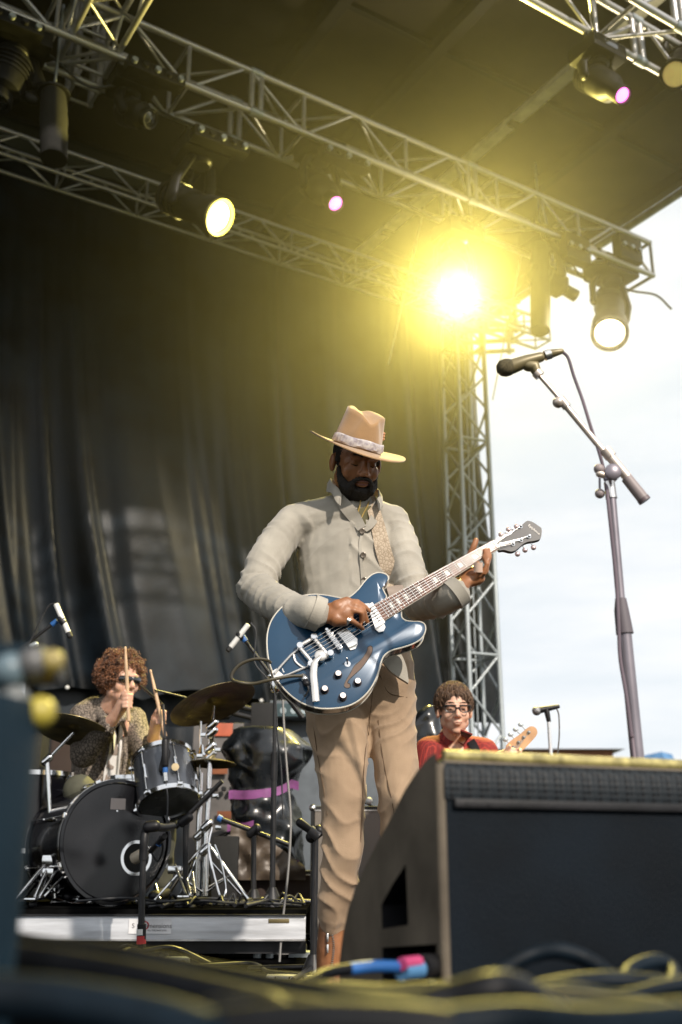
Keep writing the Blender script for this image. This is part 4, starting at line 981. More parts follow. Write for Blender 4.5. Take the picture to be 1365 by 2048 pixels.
def segd(v, a, b):
    t = max(0, min(1, (v-a).dot(b-a)/(b-a).length_squared)); return (v-(a+(b-a)*t)).length, t
def jack(v, n):
    d1, t1 = segd(v, shL, elL); d2, t2 = segd(v, elL, wrL); d3, t3 = segd(v, shR, elR); d4, t4 = segd(v, elR, wrR)
    m_ = min(d1, d2, d3, d4); o = .0014*noise.noise(v*30)
    if m_ < .085:
        if m_ == d1: d, el, t = dU, elL, t1
        elif m_ == d2: d, el, t = dF, elL, 1-t2
        elif m_ == d3: d, el, t = dR, elR, t3
        else: d, el, t = dG, elR, 1-t4
        amp = .005+.012*max(0, t-.15)
        sd = V((d.z, d.y, -d.x))
        w_ = v.dot(d)*80+v.dot(sd)*22+3.6*noise.noise(v*10)
        o += amp*(abs(sin(w_*.8))**.7*-1+.5)*(.5+noise.noise(v*13+V((3, 1, 2)))*1.2)
    else:
        w_ = v.z*34+v.x*30*(1 if v.x > .03 else -1)+3.2*noise.noise(v*6)
        o += .0095*(.45-abs(sin(w_))**.6)*(.55+noise.noise(v*7))
        o += .006*noise.noise(V((v.x*10, v.y*8, v.z*3)))
    return o
ja, bja = sculpt('jacket', g, .0052, LINEN, person, 2, jack)
# cuffs
LIN2 = LINEN
for (a, d, r0) in ((gp(628, 1238, .045), (gp(650, 1241, .042)-gp(600, 1226, .06)).normalized(), .052), (gp(912, 1184, -.01), (gp(930, 1172, -.01)-gp(880, 1205, -.03)).normalized(), .049)):
    mk('cuff', G().lathe(a-d*.012, d, [(0, r0), (.034, r0*1.0), (.036, r0*.94), (.0, r0*.9)], 28, closed=True), LINEN, person)
# open collar: undershirt, two collar flaps, placket, buttons
def sp(x, y, off=.004): return surf(x, y, bja, off, 3.2)
OLIVE = mat('olive_shirt', (.10, .09, .04), .8, 0, .2, 12)
pts = [sp(x, y, .0035) for x, y in ((688, 985), (712, 985), (740, 992), (748, 1012), (744, 1036), (728, 1062), (716, 1042), (702, 1018))]
cpt = sum(pts, V((0, 0, 0)))/len(pts); cpt = sp(718, 1020, .006)
g = G(); n_ = len(pts); g.add([cpt]+pts, [(0, 1+i, 1+(i+1) % n_) for i in range(n_)]); g.add([cpt+V((0, .02, 0))]+[p+V((0, .02, 0)) for p in pts], [(0, 1+(i+1) % n_, 1+i) for i in range(n_)])
mk('undershirt', g, OLIVE, person)
def band(name, pp, wd, off, m, par, b=None, tw=None, th=.004):
    b = b or bja; P_ = spline([surf(x, y, b, off, 3.2) for x, y in pp], 6); S_ = []; N_ = []
    for i in range(len(P_)):
        d = (P_[min(i+1, len(P_)-1)]-P_[max(i-1, 0)]).normalized(); nn = (EYE-P_[i]).normalized(); s_ = d.cross(nn).normalized(); S_.append(s_); N_.append(s_.cross(d).normalized())
    return mk(name, G().ribbon(P_, S_, wd, th, N_), m, par)
band('collar', ((676, 992), (688, 1008), (700, 1022), (712, 1038), (725, 1058)), [.030+.014*sin(pi*i/24) for i in range(25)], .008, LINEN, person, th=.006)
band('collar', ((752, 1004), (755, 1014), (752, 1030), (742, 1048), (729, 1060)), [.018+.012*sin(pi*i/24) for i in range(25)], .008, LINEN, person, th=.006)
nb_ = at(708, 985, 3.385); cpts = [at(684, 1000, 3.255), at(672, 982, 3.27), at(664, 972, 3.31), at(666, 968, 3.37), at(685, 968, 3.44), at(712, 970, 3.465), at(738, 976, 3.44), at(752, 986, 3.38), at(757, 998, 3.33), at(754, 1010, 3.28)]
cpts = spline(cpts, 5); rad_ = [(p-nb_) for p in cpts]; g = G(); vs = []
for i, p in enumerate(cpts):
    o_ = V((rad_[i].x, rad_[i].y, 0)).normalized(); h_ = .020+.004*sin(i*.7)
    vs += [p-UP*h_*1.2+o_*.012, p+UP*h_, p+UP*(h_-.001)+o_*.005, p+o_*.017, p-UP*h_*1.2+o_*.020]
n5 = len(cpts); g.add(vs, [(5*i+k, 5*i+(k+1) % 5, 5*i+5+(k+1) % 5, 5*i+5+k) for i in range(n5-1) for k in range(5)]+[(0, 1, 2, 3, 4), tuple(5*(n5-1)+k for k in range(5))])
mk('collar', g, LINEN, person)
band('placket', ((727, 1058), (721, 1085), (722, 1110), (724, 1140), (726, 1170), (726, 1200)), .009, .003, LINEN, person, th=.003)
BTN = mat('grey_brown_button', (.18, .15, .12), .3, .3)
for (x, y) in ((722, 1062), (724, 1110), (726, 1160)):
    c_ = sp(x+3, y, .006); nn = (EYE-c_).normalized(); mk('button', G().lathe(c_, nn, [(0, .010), (.003, .010), (.004, .008), (.003, .006), (.003, 0)], 18), BTN, person)
# cord necklace
g = G()
P_ = spline([sp(722, 996, .012), sp(720, 1012, .012), sp(716, 1028, .01), sp(718, 1040, .01)], 5); P2 = spline([sp(742, 990, .012), sp(736, 1010, .012), sp(727, 1028, .01), sp(720, 1042, .01)], 5)
g.tube(P_, .0024, 6); g.tube(P2, .0024, 6); mk('necklace', g, mat('gold_cord', (.55, .38, .12), .35, .6), person)
# jacket hem flap in front of the right hip
g = G(); o_ = spline([at(760, 1290, 3.18), at(795, 1300, 3.19), at(812, 1328, 3.21), at(818, 1362, 3.22)], 5); i_ = spline([at(755, 1300, 3.18), at(768, 1325, 3.175), at(785, 1345, 3.18), at(817, 1366, 3.22)], 5)
k_ = len(o_); vs = o_+i_; g.add(vs, [(i, i+1, k_+i+1, k_+i) for i in range(k_-1)]); g.add([v+V((0, .03, 0)) for v in vs], [(i, k_+i, k_+i+1, i+1) for i in range(k_-1)])
g.add([p for i in range(k_) for p in (i_[i], i_[i]+V((0, .03, 0)))], [(2*i, 2*i+2, 2*i+3, 2*i+1) for i in range(k_-1)]); g.add([p for i in range(k_) for p in (o_[i], o_[i]+V((0, .03, 0)))], [(2*i, 2*i+1, 2*i+3, 2*i+2) for i in range(k_-1)])
mk('jacket_front_flap', g, LINEN, person)
# trousers
TROU = mat('brown_twill', (.36, .255, .165), .85, 0, .14, 5, .3, 420, sheen=.2, col2=(.27, .185, .115), wr=(7, .5, .02))
g = G(); Yt = lambda x, y, Y: at(x, y, Y)
g.limb([at(722, 1325, 3.37), at(722, 1375, 3.37)], [.175, .182], .62, XS, n=26)
g.limb([at(672, 1395, 3.36), at(676, 1450, 3.34), at(683, 1530, 3.31), at(688, 1610, 3.275), at(685, 1700, 3.27), at(677, 1790, 3.30), at(669, 1835, 3.325), at(668, 1846, 3.33)], [.102, .100, .083, .069, .061, .060, .056, .050], n=24)
g.limb([at(781, 1395, 3.38), at(784, 1450, 3.36), at(793, 1530, 3.31), at(797, 1610, 3.275), at(800, 1700, 3.29), at(802, 1790, 3.36), at(803, 1840, 3.40)], [.088, .080, .072, .064, .058, .056, .050], n=24)
knz = knL.z; axL = at(688, 1600, 3.28)
def trou(v, n):
    left = v.x < (at(738, 1500, 3.3).x); h = v.z
    k = math.exp(-((h-knz+.06)/.16)**2); hm_ = math.exp(-((h-.25)/.09)**2); cr_ = math.exp(-((h-.80)/.12)**2)
    s_ = 1 if left else -1
    w_ = v.z*58+s_*v.x*46+7.5*noise.noise(v*6.5)
    o = (.003+.0075*k+.010*hm_+.006*cr_)*(.42-abs(sin(w_*.62))**.6)*(.7+.9*noise.noise(v*9+V((5, 2, 1))))
    o += .005*noise.noise(V((v.x*14, v.y*10, v.z*5)))+.0012*noise.noise(v*40)
    return o
tr, btr = sculpt('trousers', g, .0055, TROU, person, 2, trou)
# seams and fly
SEAM = mat('dark_brown_seam', (.14, .09, .05), .9)
def seam(pp, r=.0013, off=.0008): 
    mk('seam', G().tube(spline([surf(x, y, btr, off, 3.3) for x, y in pp], 5), r, 6), SEAM, person)
seam(((744, 1352), (745, 1390), (741, 1430), (738, 1470))); seam(((624, 1420), (634, 1500), (648, 1580), (655, 1630)))
seam(((757, 1440), (764, 1500), (775, 1560), (786, 1610), (790, 1650))); seam(((760, 1350), (778, 1385), (815, 1395)))
seam(((735, 1470), (729, 1530), (726, 1600), (722, 1680), (712, 1780)))
# boots
for k, (an, tx, ty) in enumerate(((anL, -.03, -.22), (anR, .02, -.21))):
    g = G(); a = V((an.x, an.y, 0)); toe = a+V((tx, ty, 0))
    top = V((at(672, 1862, 3.33).x if k == 0 else an.x, an.y, .235))
    g.limb([top, V((an.x, an.y, .13)), V((an.x, an.y+.01, .07))], [.047, .046, .046], n=18)
    g.limb([a+V((0, .045, .045)), a+V((tx*.35, ty*.35, .055)), a+V((tx*.75, ty*.75, .045)), toe+UP*.035], [.036, .044, .046, .028], .80, XS, n=18)
    b_, bb_ = sculpt('boot', g, .005, BROWNL, person, 2, lambda v, n: .0016*noise.noise(v*26))
    g = G(); q = [a+V((-.040, .075, 0)), a+V((-.046, 0, 0)), a+V((tx-.040, ty*.6, 0)), toe+V((-.022, -.015, 0)), toe+V((.022, -.015, 0)), a+V((tx*.6+.048, ty*.6, 0)), a+V((.046, 0, 0)), a+V((.04, .075, 0))]
    g.prism(q, UP*.016); mk('sole', g, mat('dark_sole', (.04, .025, .018), .7), b_)
    if k == 0:
        g = G()
        for i in range(26):
            t = i/25; p = surf(664+4*t+3*sin(t*6), 1862+105*t, bb_, .002, 3.3); g.box(p, (.006, .003, .0022))
        mk('zip', g, NICKEL, b_)
        for t in (0, .06): mk('zip_pull', G().limb([surf(656, 1868, bb_, .005, 3.3)-UP*t*.5, surf(656, 1868, bb_, .006, 3.3)-UP*(.02+t*.5)], [.0035, .003], n=8), NICKEL, b_)
# hat
FELT = mat('tan_felt', (.37, .215, .095), .9, 0, .07, 14, .2, 200, sheen=.5)
hatU = V((.27, -.385, .87)).normalized(); hatF = (V((.36, -.90, 0))-hatU*V((.36, -.90, 0)).dot(hatU)).normalized(); hatR = hatU.cross(hatF).normalized()
HCc = at(714, 897, 3.275)
g = G(); nn_ = 72; rings = []; vs = []
def hatP(a, b, z): return HCc+hatR*a+hatF*b+hatU*z
def crown(t, h):       # superellipse-like tapered crown, h 0..1
    rx = .083*(1-.20*h**1.3); ry = .099*(1-.17*h**1.3)
    return rx*cos(t), ry*sin(t)
prof = [0, .2, .4, .6, .75, .87, .95, 1.0]
Hc = .127
def topz(x, y):        # centre crease and front pinches
    z = Hc*(1.0+.10*(-y/.09)) if y < 0 else Hc*(1.0-.12*(y/.09))
    z -= .021*math.exp(-(x/.030)**2)*(.8+.2*sin(y*20))
    return z
for h in prof:
    for i in range(nn_):
        t = 2*pi*i/nn_; x, y = crown(t, h)
        pinch = .020*h*math.exp(-((y-.052)/.026)**2)*min(1, abs(x)/.03)
        x -= pinch*(1 if x > 0 else -1)
        zt_ = topz(x*1.3, y); 
        if h >= .95: sh = {.95: .992, 1.0: .93}[h]; x *= sh if h == 1.0 else 1; y *= sh if h == 1.0 else 1; z = zt_*(.975 if h == .95 else 1.0)
        else: z = zt_*h if h > 0 else 0
        vs.append(hatP(x, y, z))
for sh in (.78, .55, .3, .1):
    for i in range(nn_):
        t = 2*pi*i/nn_; x, y = crown(t, 1.0); pinch = .020*math.exp(-((y-.052)/.026)**2)*min(1, abs(x)/.03); x -= pinch*(1 if x > 0 else -1)
        x *= sh*.93; y *= sh*.93; vs.append(hatP(x, y, topz(x*1.1, y)+.004*(1-sh)))
R_ = len(prof)+4; fs = [(i*nn_+k, i*nn_+(k+1) % nn_, (i+1)*nn_+(k+1) % nn_, (i+1)*nn_+k) for i in range(R_-1) for k in range(nn_)]+[tuple((R_-1)*nn_+k for k in range(nn_))]
g.add(vs, fs)
mk('hat_crown', g, FELT, person, angle=80)
g = G(); vs = []
bp_ = [(1.0, 0), (1.0, .0)]
def brimz(x, y, f):    # flat brim, slightly raised at the sides, dipped in front
    return f*(.016*(abs(x)/.17)**2*1.0 - .010*max(0, y)/.17)
rows = [(0, .0), (.25, .0), (.5, 0), (.75, 0), (.95, 0), (1.0, -.0015)]
for (f, dz) in rows+[(1.0, -.0045), (.95, -.005), (.5, -.005), (0, -.005)]:
    for i in range(nn_):
        t = 2*pi*i/nn_; x0, y0 = .082*cos(t), .098*sin(t); x1, y1 = .168*cos(t), .182*sin(t); x, y = x0+(x1-x0)*f, y0+(y1-y0)*f
        vs.append(hatP(x, y, brimz(x, y, f)+dz+.002))
m_ = 10; g.add(vs, [(i*nn_+k, i*nn_+(k+1) % nn_, ((i+1) % m_)*nn_+(k+1) % nn_, ((i+1) % m_)*nn_+k) for i in range(m_) for k in range(nn_)])
mk('hat_brim', g, FELT, person, angle=60)
g = G(); vs = []
for (h, o_) in ((.004, .003), (.010, .0055), (.022, .005), (.030, .0045), (.034, .001)):
    for i in range(nn_):
        t = 2*pi*i/nn_; x, y = crown(t, h/Hc); l_ = sqrt(x*x+y*y); oo = o_+.0012*sin(t*9+h*300); vs.append(hatP(x*(1+oo/l_), y*(1+oo/l_), h+.002+.0015*sin(t*5)))
g.add(vs, [(i*nn_+k, i*nn_+(k+1) % nn_, (i+1)*nn_+(k+1) % nn_, (i+1)*nn_+k) for i in range(4) for k in range(nn_)])
mk('hat_band', g, patterned('marbled_grey_band', (.58, .54, .52), (.30, .26, .30), 'NOISE', 60, .7, .3, .35, .6), person)
g = G()
for k in range(7): g.ell(hatP(.082+.004*sin(k*2), -.012+.012*cos(k*2.2), .055+.006*k*.5), .0055, n=8, m=6)
mk('hat_feather_knot', g, mat('pale_orange_knot', (.6, .3, .16), .8), person)
# rings, slide, bracelet
rc_ = zz(650, 615, .047); mk('finger_ring', G().lathe(rc_-V((.006, 0, .002)), zz(800, 690, .04)-zz(580, 590, .045), [(0, .0098), (0, .0125), (.010, .0125), (.010, .0098)], 18, closed=True), NICKEL, person)
mk('bracelet', G().lathe(wrR-dG*.012+V((.0, 0, 0)), dG, [(0, .031), (0, .034), (.008, .034), (.008, .031)], 24, closed=True), mat('gold', (.7, .5, .2), .25, .9), person)
a = y4(408, 500, .040); b = y4(415, 590, .026); mk('finger_slide', G().lathe(a, (b-a), [(0, .0112), (0, .0138), (.030, .0138), (.030, .0112)], 24, closed=True), mat('glass_finger_tube', (.62, .45, .36), .12, 0, .05, 10, coat=.5), person)
# ---------------------------------------------------------------- THE GUITAR
gui = thing('electric_guitar', 'dark blue semi hollow electric guitar with chrome vibrato tailpiece held by the guitarist', 'guitar', z4(430, 890, -.03))
EXu = (gp(1000, 1090)-gp(760, 1225)).normalized(); EYu = EXu.cross(GN).normalized()*-1
if EYu.z < 0: EYu = -EYu
outz = [(648, 432), (668, 415), (660, 395), (652, 375), (658, 355), (676, 340), (672, 322), (655, 313), (632, 310), (605, 320), (578, 345), (552, 378), (520, 408), (490, 420), (450, 414), (400, 405), (350, 403), (300, 412), (250, 435), (205, 475), (175, 520), (160, 575), (160, 640), (172, 705), (200, 765), (245, 820), (300, 862), (365, 886), (430, 890), (500, 880), (555, 852), (598, 808), (628, 752), (643, 700), (658, 665), (690, 642), (740, 628), (785, 612), (818, 590), (834, 560), (832, 532), (812, 520), (780, 519), (750, 514), (734, 500), (732, 480), (728, 462)]
P_ = spline([V((x, y, 0)) for x, y in outz], 4); ol = [z4(p.x, p.y, 0) for p in P_]
BODYM = mat('midnight_blue_gloss', (.012, .052, .110), .22, .1, .12, 3, coat=.45, spec=.45)
BACKM = mat('dark_back_gloss', (.02, .012, .01), .2, 0, .2, 5, coat=.5)
BIND = mat('cream_binding', (.62, .58, .50), .4)
cen = sum(ol, V((0, 0, 0)))/len(ol)
# arched top: rings shrinking towards the centre line
g = G(); n_ = len(ol); vs = []
for (s, h) in ((1.0, 0), (.985, .0012), (.93, .0035), (.85, .006)):
    for p in ol: vs.append(cen+(p-cen)*s+GN*h)
g.add(vs, [(r*n_+i, r*n_+(i+1) % n_, (r+1)*n_+(i+1) % n_, (r+1)*n_+i) for r in range(3) for i in range(n_)]+[tuple(3*n_+i for i in range(n_))])
mk('body_top', g, BODYM, gui, angle=60)
g = G().prism([p-GN*.0015 for p in ol], -GN*.045); mk('body_side', g, BACKM, gui, angle=30)
for off in (0, -.0455): mk('binding', G().tube([p+GN*off for p in ol]+[ol[0]+GN*off], .0022, 6), BIND, gui)
def zl(x0, y0, x1, y1, off=0.): return z4(x0, y0, off), z4(x1, y1, off)
# neck and fingerboard
FT = .012
Aa, Ab = z4(610, 456, FT), z4(656, 521, FT); Na, Nb = z4(1118, 181, FT), z4(1146, 214, FT)
def fb(t, s, off=0): return (Aa*(1-t)+Na*t)*(1-s)+(Ab*(1-t)+Nb*t)*s+GN*off
g = G().prism([fb(0, 0), fb(0, 1), fb(1, 1), fb(1, 0)], -GN*.006); mk('fingerboard', g, mat('pale_rosewood', (.20, .09, .06), .5, 0, .25, 30, stretch=(1, 1, 1)), gui, False)
for s in (0, 1): mk('binding', G().tube([fb(0, s, -.003), fb(1, s, -.003)], .0018, 6), BIND, gui)
g = G(); 
vs = []
for i in range(9):
    t = i/8
    c0 = fb(t, .5, -.006); hw = (fb(t, 0)-fb(t, 1)).length/2; sd = (fb(t, 0)-fb(t, 1)).normalized()
    for k in range(9): a = pi*k/8; vs.append(c0+sd*(hw*cos(a))-GN*(.020*sin(a)))
g.add(vs, [(i*9+k, i*9+k+1, (i+1)*9+k+1, (i+1)*9+k) for i in range(8) for k in range(8)]+[tuple(range(9)), tuple(range(72, 81))]); mk('neck', g, mat('dark_red_neck', (.10, .03, .02), .25, coat=.5), gui)
SC = (fb(1, .5)-z4(455, 620, FT)).length
FR = []
for k in range(1, 22):
    d = SC*(1-2**(-k/12)); L_ = (fb(1, .5)-fb(0, .5)).length; t = 1-d/L_
    if t < .01: break
    FR.append(t); rod('fret', fb(t, .01, .0006), fb(t, .99, .0006), .0013, NICKEL, gui, 6)
FRF = [1]+FR
PEARL = mat('pearl_inlay', (.85, .80, .74), .25, 0, .12, 60)
for k in (1, 3, 5, 7, 9, 12, 15, 17, 19):
    if k < len(FRF):
        t = (FRF[k]+FRF[k-1])/2; dt = abs(FRF[k-1]-FRF[k])*.27
        g = G().prism([fb(t-dt, .30, .0005), fb(t-dt*1.0, .70, .0005), fb(t+dt, .72, .0005), fb(t+dt*.9, .32, .0005)], -GN*.001); mk('inlay', g, PEARL, gui, False)
rod('nut', fb(1, 0, .001), fb(1, 1, .001), .003, BIND, gui, 8)
# pickups
def plate(name, pp, off, th, m, bev=0): return mk(name, G().prism([z4(x, y, off) for x, y in pp], -GN*th), m, gui, False)
pk1 = plate('pickup', [(584, 462), (606, 449), (660, 534), (637, 549), (618, 560)], .022, .018, NICKEL)
plate('pickup_ear', [(562, 458), (572, 449), (590, 448), (604, 452), (580, 468)], .012, .008, NICKEL); plate('pickup_ear', [(618, 557), (657, 536), (662, 550), (655, 566), (635, 571)], .012, .008, NICKEL)
for k in range(6):
    t = k/5; mk('pole_screw', G().lathe(z4(598+36*t, 478+50*t, .022), GN, [(0, .0028), (.001, .0028), (.001, 0)], 8), BLACKM, gui)
plate('pickup', [(455, 575), (492, 555), (543, 605), (540, 625), (505, 640)], .020, .016, NICKEL)
plate('pickup_ear', [(500, 632), (543, 602), (544, 622), (535, 640), (515, 646)], .010, .006, NICKEL)
# bridge
a, b = z4(412, 565, .016), z4(470, 645, .016); dB = (b-a).normalized()
g = G().box((a+b)/2, ((b-a).length, .016, .010), (dB, GN.cross(dB), GN), .003); mk('bridge', g, NICKEL, gui)
for k in range(6):
    p = a+(b-a)*(.1+.8*k/5)+GN*.008; mk('saddle', G().box(p, (.006, .015, .006), (dB, GN.cross(dB), GN), .001), CHROME, gui)
for p in (a, b): mk('bridge_post', G().lathe(p-GN*.012, GN, [(0, .006), (.018, .006), (.02, .004)], 12), CHROME, gui)
# vibrato tailpiece
VIB = mat('polished_alloy', (.72, .70, .68), .25, .55, .1, 20)
def bar(name, p0, p1, r, m=VIB, flat=1.): return mk(name, G().limb([p0, p1], [r, r], flat, n=12), m, gui)
bar('roller_bar', z4(296, 640, .022), z4(350, 705, .022), .0055); bar('roller_bar', z4(355, 598, .020), z4(418, 676, .020), .0065)
for (x, y) in ((298, 635), (358, 597), (428, 668), (345, 712)): mk('bar_end', G().lathe(z4(x, y, .010), GN, [(0, .010), (.014, .011), (.020, .009), (.020, 0)], 18), CHROME, gui)
bar('side_rail', z4(298, 632, .016), z4(360, 596, .016), .006); bar('side_rail', z4(345, 712, .016), z4(425, 672, .016), .006)
def strip(name, pp, r0, off, th=.005):
    mk(name, G().tube(spline([z4(x, y, off) for x, y in pp], 5), r0, 10, True, .45, EXu), VIB, gui)
g = G(); out_ = [(196, 728), (265, 660), (290, 640), (300, 652), (300, 690), (318, 712), (345, 708), (335, 724), (300, 735), (245, 757), (215, 775), (190, 760), (182, 740)]
hole1 = [(212, 735), (262, 682), (272, 720), (238, 745)]
mk('tailpiece_arm', G().tube([z4(x, y, .008) for x, y in ((190, 745), (225, 705), (262, 665), (292, 642))], .0062, 10, True, .6), VIB, gui)
mk('tailpiece_arm', G().tube([z4(x, y, .008) for x, y in ((200, 765), (250, 750), (300, 728), (345, 712))], .0062, 10, True, .6), VIB, gui)
mk('tailpiece_arm', G().tube(spline([z4(x, y, .008) for x, y in ((272, 660), (280, 690), (300, 710), (322, 722))], 4), .0045, 10, True, .6), VIB, gui)
mk('tailpiece_plate', G().prism([z4(x, y, .006) for x, y in ((180, 735), (200, 722), (215, 738), (232, 752), (205, 778), (190, 765))], -GN*.006), VIB, gui, False)
text('lettering', 'Bigsby', VIB, gui, z4(258, 722, .004), (EXu*.96+EYu*-.28).normalized(), (EYu*.96+EXu*.28).normalized(), .019)
mk('vibrato_arm', G().tube(spline([z4(385, 680, .030), z4(362, 712, .036), z4(355, 760, .038), z4(360, 815, .036), z4(366, 876, .032)], 6), [.008]*7+[.0105]*18, 12, True, .5, EXu), VIB, gui)
mk('vibrato_hub', G().lathe(z4(385, 680, .012), GN, [(0, .016), (.018, .017), (.022, .012), (.022, 0)], 24), VIB, gui)
for (x, y) in ((461, 751), (544, 783), (404, 815), (481, 845)):
    kb = mk('knob', G().lathe(z4(x, y, .004), GN, [(0, .0125), (.004, .0125), (.005, .0105), (.016, .0095), (.018, .008), (.018, 0)], 24), mat('black_chrome_knob', (.07, .055, .06), .2, .6), gui)
    mk('knob_cap', G().lathe(z4(x, y, .0222), GN, [(0, .0085), (.0012, .008), (.0012, 0)], 20), mat('silver_cap', (.75, .68, .66), .3, .5), kb)
mk('switch_washer', G().lathe(z4(502, 703, .004), GN, [(0, .010), (.003, .009), (.003, 0)], 20), CHROME, gui); bar('switch', z4(502, 703, .006), z4(497, 690, .026), .003, CHROME)
# f hole: thin plate on the top, its colour standing for the shade inside
fh = [(607, 630), (600, 626), (588, 632), (586, 645), (575, 665), (555, 690), (530, 712), (515, 740), (500, 765), (490, 785), (488, 798), (498, 806), (512, 802), (512, 788), (502, 784), (510, 768), (535, 745), (560, 722), (585, 690), (602, 662), (608, 645)]
P_ = spline([V((x, y, 0)) for x, y in fh+[fh[0]]], 3)[:-1]
mk('sound_hole', G().prism([z4(p.x, p.y, .0064) for p in P_], -GN*.002), mat('hollow_shade_brown', (.16, .11, .085), .8), gui, False)
mk('sound_hole_edge', G().tube([z4(p.x, p.y, .0064) for p in P_]+[z4(P_[0].x, P_[0].y, .0064)], .0011, 5), BLACKP, gui)
# strings
for k in range(6):
    s = .12+.76*k/5; A_ = fb(1, s, .004); B_ = a+(b-a)*(.1+.8*k/5)+GN*.012; C_ = z4(300+50*k/5, 640+62*k/5, .028)
    rod('string', A_, B_, .0008+.00006*(5-k), NICKEL, gui, 5); rod('string', B_, C_, .0008, NICKEL, gui, 5)
# headstock: photo pixels
hs = [(1013, 1076), (1022, 1070), (1028, 1060), (1036, 1056), (1046, 1049), (1054, 1043), (1062, 1044), (1070, 1048), (1077, 1053), (1083, 1058), (1083, 1070), (1080, 1079), (1068, 1083), (1055, 1085), (1045, 1090), (1036, 1098), (1028, 1103), (1020, 1104), (1008, 1101), (999, 1102), (990, 1100)]
hs = [(986, 1085), (1000, 1078)]+hs[1:-1]
HN = .004
P_ = spline([V((x, y, 0)) for x, y in hs], 3); mk('headstock', G().prism([gp(p.x, p.y, HN) for p in P_], -GN*.015), mat('grey_black_headstock', (.035, .034, .036), .4, coat=.1), gui, False)
hx = (gp(1075, 1062)-gp(1063, 1047)).normalized(); hy = GN.cross(hx).normalized()
text('lettering', 'Epiphone', PEARL, gui, gp(1068, 1061, HN+.001), -hy if False else (gp(1082, 1070)-gp(1058, 1050)).normalized(), (gp(1074, 1052)-gp(1068, 1062)).normalized(), .0125)
text('emblem', 'e', PEARL, gui, gp(1001, 1088, HN+.001), EXu, EYu, .026)
for k, (px, py, qx, qy) in enumerate(((1026, 1090, 1036, 1107), (1042, 1082, 1051, 1099), (1058, 1075, 1068, 1094), (1012, 1069, 1003, 1068), (1025, 1062, 1018, 1058), (1041, 1055, 1034, 1052))):
    mk('tuner_post', G().lathe(gp(px, py, HN), GN, [(0, .0068), (.002, .0066), (.003, .004), (.012, .0035), (.012, 0)], 16), CHROME, gui)
    t_ = gp(qx, qy, -.004); rod('tuner_shaft', gp(px, py, -.004), t_, .002, CHROME, gui, 6)
    mk('tuner_button', G().ell(t_, (.0085, .006, .0085)), mat('rose_chrome', (.55, .42, .42), .25, .7), gui)
    if k < 6: rod('string', fb(1, (.88, .73, .58, .12, .27, .42)[k], .004), gp(px, py, HN+.006), .0008, NICKEL, gui, 5)
# strap
STR = patterned('woven_pale_brown_strap', (.52, .42, .31), (.34, .26, .18), 'VORONOI', 95, .7, .5, .02, .12)
pp = ((738, 990), (748, 1020), (757, 1055), (766, 1095), (777, 1135), (788, 1170))
P_ = [surf(x, y, bja, .010, 3.2) for x, y in pp]+[gp(797, 1196, .0)-GN*.0]; P_ = spline(P_, 6); S_ = []; N_ = []
for i in range(len(P_)):
    d = (P_[min(i+1, len(P_)-1)]-P_[max(i-1, 0)]).normalized(); nn = (EYE-P_[i]+V((0, 0, .5))).normalized(); s_ = d.cross(nn).normalized(); S_.append(s_); N_.append(s_.cross(d).normalized())
mk('strap', G().ribbon(P_, S_, [.036+.016*min(1, i/18) for i in range(len(P_))], .003, N_), STR, gui)
mk('strap_end', G().ribbon(P_[-6:], S_[-6:], .052, .006, N_[-6:]), mat('pale_leather', (.45, .36, .30), .6), gui)
# jack plug and lead
mk('jack', G().lathe(z4(318, 768, .0), GN, [(0, .012), (.004, .012), (.004, .006), (.012, .006)], 16), CHROME, gui)
j = z4(318, 768, .01)
LEAD = mat('dark_olive_lead', (.055, .045, .025), .4, 0, .2)
lead = thing('guitar_lead', 'dark lead looping left from the jack of the blue guitar', 'cable', z4(165, 800, 0))
mk('plug', G().limb([j, z4(326, 800, .030)], [.008, .010], n=12), BLACKP, lead); mk('plug_sleeve', G().limb([z4(312, 760, .012), z4(320, 775, .020)], [.010, .010], n=12), NICKEL, lead)
mk('cable', G().tube(spline([z4(310, 762, .022), z4(250, 770, .03), z4(170, 790, .04), z4(100, 800, .03), z4(40, 795, .03), z4(10, 775, .02), z4(15, 745, .02), z4(50, 710, .02), z4(110, 690, .02), z4(165, 692, .01), z4(185, 700, -.03)], 8), .0048, 8), LEAD, lead)
mk('cable', G().tube(spline([z4(326, 800, .03), z4(335, 825, .03), z4(318, 850, .02)], 6), .003, 6), RUBBER, lead)

# ---------------------------------------------------------------- DRUMMER
SKIN2 = skinmat('fair_warm_skin', (.66, .40, .29), (.60, .345, .245))
dr = thing('person', 'drummer with curly auburn hair and sunglasses, drumsticks raised, seated behind the bass drum', 'person', V((at(200, 1790, 5.5).x, 5.75, RZT)))
dc = at(243, 1362, 5.45); df = frame((.66, -.74, -.10), (.05, -.1, 1))
g = G(); dn = at(224, 1414, 5.52); dP = headprims(g, dc, df, 1.06, dn)
ds1 = at(166, 1432, 5.50); ds2 = at(266, 1440, 5.72); dch = at(216, 1475, 5.66); dbl_ = at(205, 1560, 5.66); dhp = at(190, 1620, 5.66)
g.limb([dn, dch, dbl_, dhp], [.07, .15, .14, .15], .7, XS); g.limb([ds1, dch+UP*.07, ds2], [.055, .08, .055])
de1 = at(168, 1512, 5.25); dw1 = at(231, 1432, 5.06); de2 = at(300, 1535, 5.45); dw2 = at(309, 1462, 5.12)
g.limb([ds1, de1], [.05, .044]); g.limb([de1, (de1+dw1)/2, dw1], [.044, .040, .029]); g.limb([ds2, de2], [.05, .044]); g.limb([de2, (de2+dw2)/2, dw2], [.044, .038, .028])
dk1 = at(158, 1580, 5.15); dk2 = at(330, 1600, 5.3)
